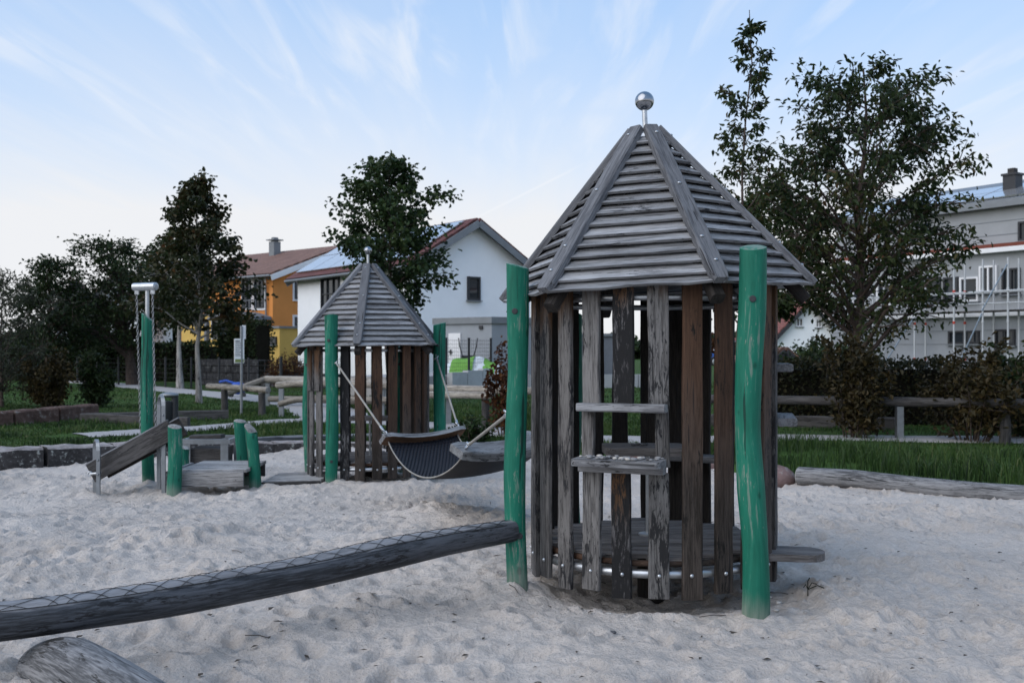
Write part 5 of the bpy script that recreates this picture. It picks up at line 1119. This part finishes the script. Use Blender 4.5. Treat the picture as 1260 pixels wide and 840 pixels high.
mb = MB(); d0 = Vector((1.40, 5.66, .185)); d1_ = Vector((1.745, 5.60, .185)); dx_ = (d1_ - d0).normalized(); dy_ = Vector((-dx_.y, dx_.x, 0)); poly = [d0 - dy_ * .125, d0 + dy_ * .125]
for q in range(9): aa = R_(90 - 180 * q / 8); poly.append(d1_ - dx_ * .10 + dx_ * (.10 * math.cos(aa)) + dy_ * (.125 * math.sin(aa)))
poly = poly[::-1]; mb.prism(poly, (0, 0, .04), 0, [((q - d0).dot(dx_), (q - d0).dot(dy_), z_) for z_ in (0, .04) for q in poly]); st_ = mb.build('doorstep', M['deck_wood'], t1)
# grey upper window slats and shelf of the far tower
for a in (-44.5, -59.5):
    mb = MB(); c = W2_(a, .722, 0); mb.board(c + Vector((0, 0, 1.55)), c + Vector((0, 0, 1.09)), T2_(a), .10, .028, 4, 0, .003); mb.build('slat_cover', M['slat_grey'], t2)
mb = MB(); tc2 = C2_ + Vector((0, .1, 0)); mb.box(tc2 + Vector((0, 0, .74)), (.46, .34, .045)); tb2 = mb.build('table_top', M['deck_wood'], t2)
mb = MB(); mb.tube([tc2 + Vector((0, 0, .28)), tc2 + Vector((0, 0, .72))], .013, 8); mb.build('table_leg', M['steel'], tb2)

# pebbles lying on the serving counter
M['pebble'] = stone_mat('river pebble', (.26, .26, .255), .25, 30)
def pebble_mat(name, c): return plain(name, c, .55, 0, .3, 40, .1)
PM = [pebble_mat('pale pebble', (.42, .40, .37)), pebble_mat('grey pebble', (.22, .22, .225)), pebble_mat('dark pebble', (.07, .07, .075))]
am = -20.6; cz = .7825
for i in range(46):
    u = rnd.uniform(-.215, .215); v_ = rnd.uniform(.015, .15); rr_ = rnd.uniform(.008, .0145); k = rnd.choice((0, 1, 1, 1, 2)) if u > -.16 else rnd.choice((0, 0, 1))
    where = 'at the left end' if u < -.13 else ('left of the middle' if u < -.04 else ('in the middle' if u < .05 else ('right of the middle' if u < .13 else 'at the right end'))); p = W1_(am, .7 * math.cos(R_(15)) + .02 + v_, cz + rr_ * .55) + T1_(am) * u; mb = MB(); mb.sphere(p, rr_, 8, 5, 0, (rnd.uniform(.9, 1.5), rnd.uniform(.8, 1.2), .6), True, .06)
    mb.build('pebble', PM[k], None, p, label=('pale ', 'mid grey ', 'dark ')[k] + ('small ' if rr_ < .0112 else 'larger ') + 'pebble ' + where + ' of the serving counter', category='pebble', group='pebbles on the serving counter')
for i, (px, py) in enumerate(((773, 543.5), (780, 545), (785, 543.5), (789, 544.5))):
    p = tc_ + Vector(((px - 787) / 208, -.02 + .03 * (i % 2), .788)); mb = MB(); mb.sphere(p, .012, 8, 5, 0, (1.3, 1, .6), True, .1); mb.build('pebble', PM[2], None, p, label='dark pebble lying on the table inside the near tower', category='pebble', group='dark pebbles on the inner table')

# ------------------------------------------------------------------ hammock
p1l, p1r = Vector((-1.24, 9.95, .475)), Vector((-.56, 10.55, .50)); p2l, p2r = Vector((-.37, 7.35, .61)), Vector((.24, 7.85, .63))
hm = thing('hammock', 'black woven rubber hammock hung on ropes between the two play towers', 'hammock', (-.5, 9.0, -.15))
def bar(pl, pr, sag, tilt, k=1.0):
    mb = MB(); d = (pr - pl).normalized(); y_ = Vector((-d.y, d.x, 0)).normalized(); up = Vector((0, 0, 1)); Wd = (y_ * math.cos(tilt) + up * math.sin(tilt)); Th = d.cross(Wd).normalized(); Th = Th if Th.z > 0 else -Th
    prof = [(-.075 * k, -.025 * k), (.075 * k, -.025 * k), (.075 * k, .022 * k), (.068 * k, .028 * k), (-.068 * k, .028 * k), (-.075 * k, .022 * k)]; fr = []
    for i in range(13):
        t = -.06 + 1.12 * i / 12; fr.append((pl.lerp(pr, t) - up * (sag * 4 * max(0, t) * max(0, 1 - t)), Wd, Th, .8 if i in (0, 12) else 1, .85 if i in (0, 12) else 1))
    mb.sweep(fr, prof, 0)
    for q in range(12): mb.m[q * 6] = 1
    return mb.build('spreader_bar', [M['bar_wood'], M['bar_under']], hm)
b1 = bar(p1l, p1r, .045, -.75); b2 = bar(p2l, p2r, .03, .34, 1.35)
def hpt(u, v):      # u along the length, v across
    pl = p1l.lerp(p2l, u); pr = p1r.lerp(p2r, u); p = pl.lerp(pr, v); lift = 4 * v * (1 - v)
    return p - Vector((0, 0, .255 * (4 * u * (1 - u)) ** .85 + .03 * lift + .035))
nu, nv = 40, 20; mb = MB(); vs = [hpt(i / nu, .02 + .96 * j / nv) for i in range(nu + 1) for j in range(nv + 1)]
mb.add(vs, [(i * (nv + 1) + j, (i + 1) * (nv + 1) + j, (i + 1) * (nv + 1) + j + 1, i * (nv + 1) + j + 1) for i in range(nu) for j in range(nv)], 0, None, True); net = mb.build('netting', M['rubber'], hm)
mb = MB(); nU, nV = 46, 20
for i in range(nU):
    for j in range(nV):
        u = (i + .5) / nU; v_ = .03 + .94 * (j + .5 * (i % 2) + .02) / nV
        if v_ > .97: continue
        c = hpt(u, v_); du = (hpt(u + .004, v_) - c).normalized(); dv = (hpt(u, v_ + .004) - c).normalized(); nn_ = du.cross(dv).normalized(); nn_ = nn_ if nn_.z > 0 else -nn_
        a_ = .94 / nV * .84 * .92 / 2; w2 = .021; q = (dv * .8 + du * .25).normalized() * a_ * .9; s2 = du * w2
        mb.add([c - q - s2 * .4, c - s2 + nn_ * .014, c + q - s2 * .4 , c + q + s2 * .4, c + s2 + nn_ * .014, c - q + s2 * .4], [(0, 1, 4, 5), (1, 2, 3, 4)], 0, None, False)
mb.build('woven_strips', plain('rubber strip faces', (.017, .018, .024), .65, 0, .3, 30, 0, .15), net, kind='stuff')
for v_, nm in ((.02, 'edge_cord'), (.98, 'edge_cord')):
    mb = MB(); mb.tube([hpt(i / 30, v_) + Vector((0, 0, .01)) for i in range(31)], .0055, 6)
    for i in range(90): c = hpt((i + .5) / 90, v_) + Vector((0, 0, .01)); mb.sphere(c, .0085, 5, 3, 0)
    mb.build(nm, M['rope'], hm)
def hook(p, d, s_=1.0):
    mb = MB(); d = d.normalized(); sd_ = d.cross(Vector((0, 0, 1))).normalized()
    mb.ring(p + d * .03 * s_, .028 * s_, .007 * s_, 14, 6, 0, ax=sd_); mb.ring(p + d * .085 * s_, .03 * s_, .007 * s_, 14, 6, 0, ax=(sd_ + Vector((0, 0, 1))).normalized()); mb.tube([p + d * .105 * s_, p + d * .17 * s_], .014 * s_, 8); return mb
ends = [(p1l.lerp(p1r, .0), W2_(-23, .76, 1.46)), (p1l.lerp(p1r, 1.0), W2_(104, .80, 1.5)), (p2l.lerp(p2r, .06), W1_(-68.5, .90, 1.0)), (p2l.lerp(p2r, .95), W1_(-153, .95, 1.0))]
for i, (a, b_) in enumerate(ends):
    a = a + Vector((0, 0, .03)); d = (b_ - a); mb = MB(); mb.tube([a + d.normalized() * .12, b_ - d.normalized() * .12], .0105, 8); rp = mb.build('suspension_rope', M['rope'], hm)
    hook(a, d).build('shackle', M['steel'], rp); hook(b_, -d).build('shackle', M['steel'], rp)

# ------------------------------------------------------------------ balance log, big log
bl_ = [(-3.2, 3.62, .20), (-2.09, 4.1, .235), (-1.82, 4.24, .243), (-1.53, 4.45, .245), (-1.2, 4.68, .262), (-.92, 4.86, .285), (-.65, 5.08, .31), (-.35, 5.32, .33), (.005, 5.58, .345)]
br_ = [.08, .078, .076, .08, .08, .079, .082, .070, .06]
b0 = thing('balance_log', 'long dark wooden balance log rising from the lower left to the near tower post', 'balance beam', (-2.0, 4.15, .05))
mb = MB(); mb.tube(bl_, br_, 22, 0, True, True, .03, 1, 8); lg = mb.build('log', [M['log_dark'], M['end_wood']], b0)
mb = MB(); pts = [Vector(p) for p in bl_]; cum = [0]
for i in range(1, len(pts)): cum.append(cum[-1] + (pts[i] - pts[i - 1]).length)
def on_log(s_, ang):
    i = max(0, min(len(pts) - 2, int(np.searchsorted(cum, s_)) - 1)); t = (s_ - cum[i]) / (cum[i + 1] - cum[i])
    a = pts[max(i - 1, 0)]; b_ = pts[i]; c = pts[i + 1]; d = pts[min(i + 2, len(pts) - 1)]
    p = .5 * ((2 * b_) + (c - a) * t + (2 * a - 5 * b_ + 4 * c - d) * t * t + (3 * b_ - a - 3 * c + d) * t ** 3); D = (c - b_).normalized()
    s2 = D.cross(Vector((0, 0, 1))).normalized(); u2 = s2.cross(D); r_ = (br_[i] + (br_[i + 1] - br_[i]) * t) * 1.03 + .001; return p + (u2 * math.cos(ang) + s2 * math.sin(ang)) * r_
amax = .78; cell = .12; aoff = .02
for k in range(-2, int(cum[-1] / cell) + 2):
    for sgn in (1, -1):
        ln_ = []
        for q in range(15):
            s_ = k * cell + cell * 1.5 * q / 14; an = aoff + sgn * (-amax + 2 * amax * q / 14)
            if 0 < s_ < cum[-1] - .06: ln_.append(on_log(s_, an))
        if len(ln_) > 2: mb.tube(ln_, .0015, 4, 0, True, False)
for an in (aoff - amax, aoff + amax): mb.tube([on_log(.05 + (cum[-1] - .15) * q / 60, an) for q in range(61)], .002, 4, 0, True, False)
mb.build('grip_netting', M['wire'], b0, kind='stuff')
mb = MB(); mb.tube([(-1.98, 4.24, .0), (-1.80, 4.06, .035), (-1.54, 3.80, .03), (-1.20, 3.45, .02), (-.9, 3.1, .0)], [.11, .14, .15, .15, .145], 26, 0, True, True, .05, 1, 8, None, .25)
mb.build('support_log', [M['log_grey'], M['log_grey']], None, (-1.86, 4.03, -.05), label='thick grey driftwood log in the sand under the balance log at lower left', category='log')

# ------------------------------------------------------------------ sand play set at left
def green_post(root, x, y, zb, zt, r_, lean=(0, 0), slant=.05, sd_=1, wob=.012, wrn=True, name='green_post', sa=2.5):
    q = random.Random(sd_); pts = []; rr_ = []
    for i in range(7): t = i / 6; pts.append((x + lean[0] * t + wob * math.sin(t * 4 + sd_), y + lean[1] * t + wob * math.cos(t * 3 + sd_), zb + (zt - zb) * t)); rr_.append(r_ * (1 + q.uniform(-.06, .06)))
    mb = MB(); mb.tube(pts, rr_, 16, 0, True, True, .035, 1, 4, (1, 0, 0), .05, (slant, sa)); return mb.build(name, [M['green'], M['end_wood'] if wrn else M['green_worn']], root)
hx, hy = at(183, 600, 11.3).x, 11.3; ho_ = thing('sand_hoist', 'tall green post with a steel pulley roller and two hanging chains', 'play hoist', (hx, hy, -.2))
green_post(ho_, hx + .01, hy, -.4, 1.72, .068, (-.035, 0), .05, 3, .012, False, 'post', 3.3)
mb = MB(); mb.tube([(hx - .02, hy + .01, 1.55), (hx - .02, hy + .01, 2.04)], .022, 10); mb.build('mast_tube', M['steel'], ho_)
r0, r1 = Vector((hx - .185, hy + .06, 2.065)), Vector((hx + .10, hy - .06, 2.065))
mb = MB(); mb.tube([r0, r1], .045, 20); mb.tube([r0 - (r1 - r0) * .02, r1 + (r1 - r0) * .02], .03, 14); rl = mb.build('pulley_roller', M['steel'], ho_)
def chain(name, p, q, parent, step=.034):
    p = Vector(p); q = Vector(q); d = (q - p); n = int(d.length / step); d.normalize(); mb = MB(); a0 = d.orthogonal().normalized(); a1 = d.cross(a0)
    for i in range(n):
        c = p + d * step * (i + .5); ax = a0 if i % 2 else a1; s2 = d.cross(ax)
        pts = [c + d * (.021 * math.cos(t)) + s2 * (.0115 * math.sin(t)) for t in [k * math.pi / 3 for k in range(7)]]; mb.tube(pts, .0042, 4, 0, True, False)
    return mb.build(name, M['chain'], parent)
for t, qx, zq in ((.12, .06, .35), (.86, .05, .30)):
    p = r0.lerp(r1, t); mb = MB(); mb.box(p + Vector((0, 0, -.06)), (.04, .03, .05)); mb.build('chain_bracket', M['steel'], ho_)
    chain('chain', p + Vector((0, -.01, -.07)), (p.x + qx, p.y - .04, zq), ho_)
# platform
px0, px1 = at(222, 578, 10.75), at(306, 578, 10.95); pf = thing('play_platform', 'low wooden sand platform between worn green posts', 'platform', (px0.x, 10.75, -.2))
zd = .075; X0, X1, Y0, Y1 = px0.x - .02, px1.x, 10.75, 11.65
for i in range(8):
    y0 = Y0 + (Y1 - Y0) * i / 8; mb = MB(); mb.board((X0, y0 + .055, zd - .018), (X1 + .02, y0 + .055 + .01, zd - .018), (0, 1, 0), .105, .036, 4, 0, .002); mb.build('deck_board', M['plank_pale'], pf)
mb = MB(); mb.board((X0, Y0 - .025, zd - .10), (X1, Y0 - .015, zd - .10), (0, 0, 1), .165, .04, 4, 0, .003); mb.build('front_board', M['plank_pale'], pf)
mb = MB(); mb.board((X0 - .14, Y0 + .02, zd - .10), (X0 - .14, Y1, zd - .10), (0, 0, 1), .15, .04, 4, 0, .003); mb.build('side_board', M['shelf_wood'], pf)
mb = MB(); mb.board((X0, Y1 + .02, zd - .10), (X1, Y1 + .02, zd - .10), (0, 0, 1), .165, .04, 4, 0, .003); mb.build('back_board', M['rail_dark'], pf)
green_post(pf, at(214, 600, 10.6).x, 10.6, -.45, .545, .074, (0, 0), .02, 11); green_post(pf, at(314, 600, 11.0).x, 11.0, -.45, .48, .066, (-.04, 0), .075, 12, .012, True, 'green_post', 2.6); green_post(pf, at(301, 570, 11.8).x, 11.8, -.4, .52, .075, (-.04, 0), .02, 13); green_post(pf, at(228, 560, 11.9).x, 11.9, -.4, .20, .06, (0, 0), .02, 14)
def hoop(name, root, x, y, zb, zt, dy, wd=.075, dx=-.12):
    mb = MB(); n = 8; fr = []
    pts = [(y, zb), (y, zt - .10)] + [(y + dy / 2 - dy / 2 * math.cos(math.pi * k / n), zt - .10 + .10 * math.sin(math.pi * k / n)) for k in range(1, n)] + [(y + dy, zt - .10), (y + dy, zb)]
    for k in range(len(pts)):
        a = Vector((0,) + pts[max(k - 1, 0)]); b_ = Vector((0,) + pts[min(k + 1, len(pts) - 1)]); d = (b_ - a).normalized(); fr.append(((x + dx * (pts[k][0] - y) / dy, pts[k][0], pts[k][1]), Vector((1, 0, 0)), Vector((1, 0, 0)).cross(d), 1, 1))
    mb.sweep(fr, [(-wd / 2, -.012), (wd / 2, -.012), (wd / 2, .012), (-wd / 2, .012)], 0)
    for z_ in (zt - .2, zt - .35): mb.sphere((x, y - .014, z_), .012, 6, 4)
    return mb.build(name, M['steel_grey'], root)
xs = at(202.5, 560, 10.75).x; hoop('steel_hoop', pf, xs, 10.72, -.4, .86, .2, .04)
# chute
ch = thing('sand_chute', 'sloping dark wooden sand chute leading down to the left from the platform', 'sand chute', (at(123, 600, 10.7).x, 10.7, -.2))
lo, hi = Vector((at(111, 583, 10.65).x, 10.72, at(111, 582, 10.7).z)), Vector((at(206, 530, 10.7).x, 10.75, at(206, 531, 10.7).z)); dch = (hi - lo).normalized(); upv = Vector((0, -1, 0)).cross(dch); upv = upv if upv.z > 0 else -upv
for y_, h in ((-.05, .10), (.30, .10)):
    mb = MB(); o_ = Vector((0, y_, 0)); mb.board(lo + o_, hi + o_ + dch * .06, upv, .21, .035, 5, 0, .003); mb.build('side_board', M['slat_dark' if y_ > 0 else 'rail_dark'], ch)
    mb = MB(); o_ = Vector((0, y_, 0)) + upv * .11; mb.board(lo + o_, hi + o_ + dch * .06, (0, 1, 0), .045, .014, 3, 0, .001); mb.build('cap_strip', M['shelf_wood'], ch)
mb = MB(); o_ = Vector((0, .125, 0)) - upv * .06; mb.board(lo + o_, hi + o_, (0, 1, 0), .31, .03, 5, 0, .003); mb.build('trough_bottom', M['rail_dark'], ch)
hoop('steel_hoop', ch, at(123, 580, 10.6).x, 10.56, -.4, at(0, 542, 10.6).z, .2, .038)
mb = MB(); xb = at(118, 580, 10.6).x; mb.tube([(xb - .06, 10.6, .045), (xb + .06, 10.58, .06)], .014, 8); mb.ring((xb - .07, 10.62, .045), .022, .008, 12, 6, 0, ax=(0, 1, 0)); mb.build('pivot_bolt', M['steel'], ch)
# sand table behind, low walkway
sx0, sx1 = at(226, 545, 12.6).x, at(281, 545, 12.6).x; stt = thing('sand_table', 'steel framed sand table with dark trough behind the platform', 'sand table', ((sx0 + sx1) / 2, 12.8, -.22))
mb = MB()
for y_ in (12.6, 13.2): mb.box(((sx0 + sx1) / 2, y_, at(0, 543, 12.6).z), (sx1 - sx0, .05, .06))
for x_ in (sx0, sx1): mb.box((x_, 12.9, at(0, 543, 12.6).z), (.05, .648, .06))
mb.build('rim', M['steel_grey'], stt)
mb = MB(); mb.box(((sx0 + sx1) / 2 - .03, 12.9, -.02), (sx1 - sx0 - .14, .5, .26)); mb.build('trough', M['rail_dark'], stt)
for x_ in (sx0, sx1 - .09):
    for y_ in (12.6, 13.2): mb = MB(); mb.box((x_ + .04, y_, -.08), (.09, .03, .55)); mb.build('leg', M['steel_grey'], stt)
mb = MB(); mb.board((sx0 + .02, 12.85, .245), (sx0 + .42, 12.85, .255), (0, 1, 0), .2, .05, 2); mb.build('tray', M['rail_dark'], stt)
a, b_ = at(322, 600, 11.2), at(398, 597, 11.35); wk = thing('wooden_walkway', 'flat weathered wooden walkway from the platform to the far tower', 'walkway', (a.x, 11.2, -.2))
for i in range(6):
    y0 = 11.2 + .135 * i; mb = MB(); mb.board((a.x + .02, y0, -.125), (b_.x, y0 + .05, -.105), (0, 1, 0), .128, .04, 4, 0, .003); mb.build('plank', M['plank_pale'], wk)
mb = MB(); mb.board((a.x + .02, 11.125, -.165), (b_.x, 11.17, -.15), (0, 0, 1), .11, .035, 4, 0, .004); mb.build('front_board', M['rail_dark'], wk)

# ------------------------------------------------------------------ small things on the sand
M['debris'] = plain('dry leaf litter', (.055, .045, .035), .9, 0, .5, 20); M['weed'] = M['grass']
mb = MB()
for i in range(700):
    y_ = 3.6 + 9.5 * rnd.random() ** 1.3; x_ = rnd.uniform(-.56, .56) * y_
    if y_ > edge(x_) - .1: continue
    p = Vector((x_, y_, sand_z(x_, y_) + .006)); a = rnd.uniform(0, 6.28); l_ = rnd.uniform(.006, .022) * (1.6 if rnd.random() < .15 else 1); d = Vector((math.cos(a), math.sin(a), 0)) * l_; n_ = Vector((-d.y, d.x, 0)) * rnd.uniform(.25, .7)
    mb.add([p - d, p + n_ + Vector((0, 0, .006)), p + d + Vector((0, 0, .004)), p - n_ + Vector((0, 0, .004))], [(0, 1, 2), (0, 2, 3)])
for i in range(26):
    y_ = rnd.uniform(4, 11); x_ = rnd.uniform(-.5, .5) * y_
    if y_ > edge(x_) - .1: continue
    a = rnd.uniform(0, 6.28); l_ = rnd.uniform(.03, .09); p = Vector((x_, y_, sand_z(x_, y_) + .008)); d = Vector((math.cos(a), math.sin(a), .05)) * l_; mb.tube([p - d, p + Vector((.006, .004, .006)), p + d], .0022, 4)
mb.build('leaf_litter', M['debris'], kind='stuff', label='scattered twigs and dry leaf bits lying on the sand', category='litter')
for i, (px, py, s_, k) in enumerate(((749, 751, .016, 0), (773, 739, .010, 1), (811, 777, .012, 0), (754, 785, .014, 2), (947, 727, .013, 0), (958, 733, .015, 0), (965, 733, .012, 1), (955, 747, .012, 0), (950, 722, .01, 1), (900, 752, .02, 1), (908, 754, .014, 1), (1037, 720, .014, 1))):
    d = 1.34 * F / (py - 432); x_ = (px - 630) / F * d; p = Vector((x_, d, sand_z(x_, d) + s_ * .4)); mb = MB(); mb.sphere(p, s_, 8, 5, 0, (1.3, 1, .65), True, .08)
    mb.build('pebble', PM[k], None, p, label=('pale', 'mid grey', 'dark')[k] + ' pebble on the sand ' + ('in front of the near tower slats' if px < 890 else ('just left of the right green post foot' if px < 920 else 'right of the right green post foot')), category='pebble', group='pebbles on the sand')
wb_ = Vector((1.62, 5.50, 0)); wb_.z = sand_z(wb_.x, wb_.y); mb = MB(); mb.tube([wb_ - Vector((0, 0, .02)), wb_ + Vector((.0, 0, .06)), wb_ + Vector((.01, .0, .08))], .003, 5)
for d in ((.10, -.02, .02), (.05, .02, .04), (-.03, -.02, .03)): d = Vector(d); mb.tube([wb_ + Vector((0, 0, .015)), wb_ + d * .5 + Vector((0, 0, .03)), wb_ + d], .003, 4)
mb.build('weed_sprig', M['leaf_dark'], None, wb_, label='little weed sprig growing from the sand beside the doorstep', category='weed')
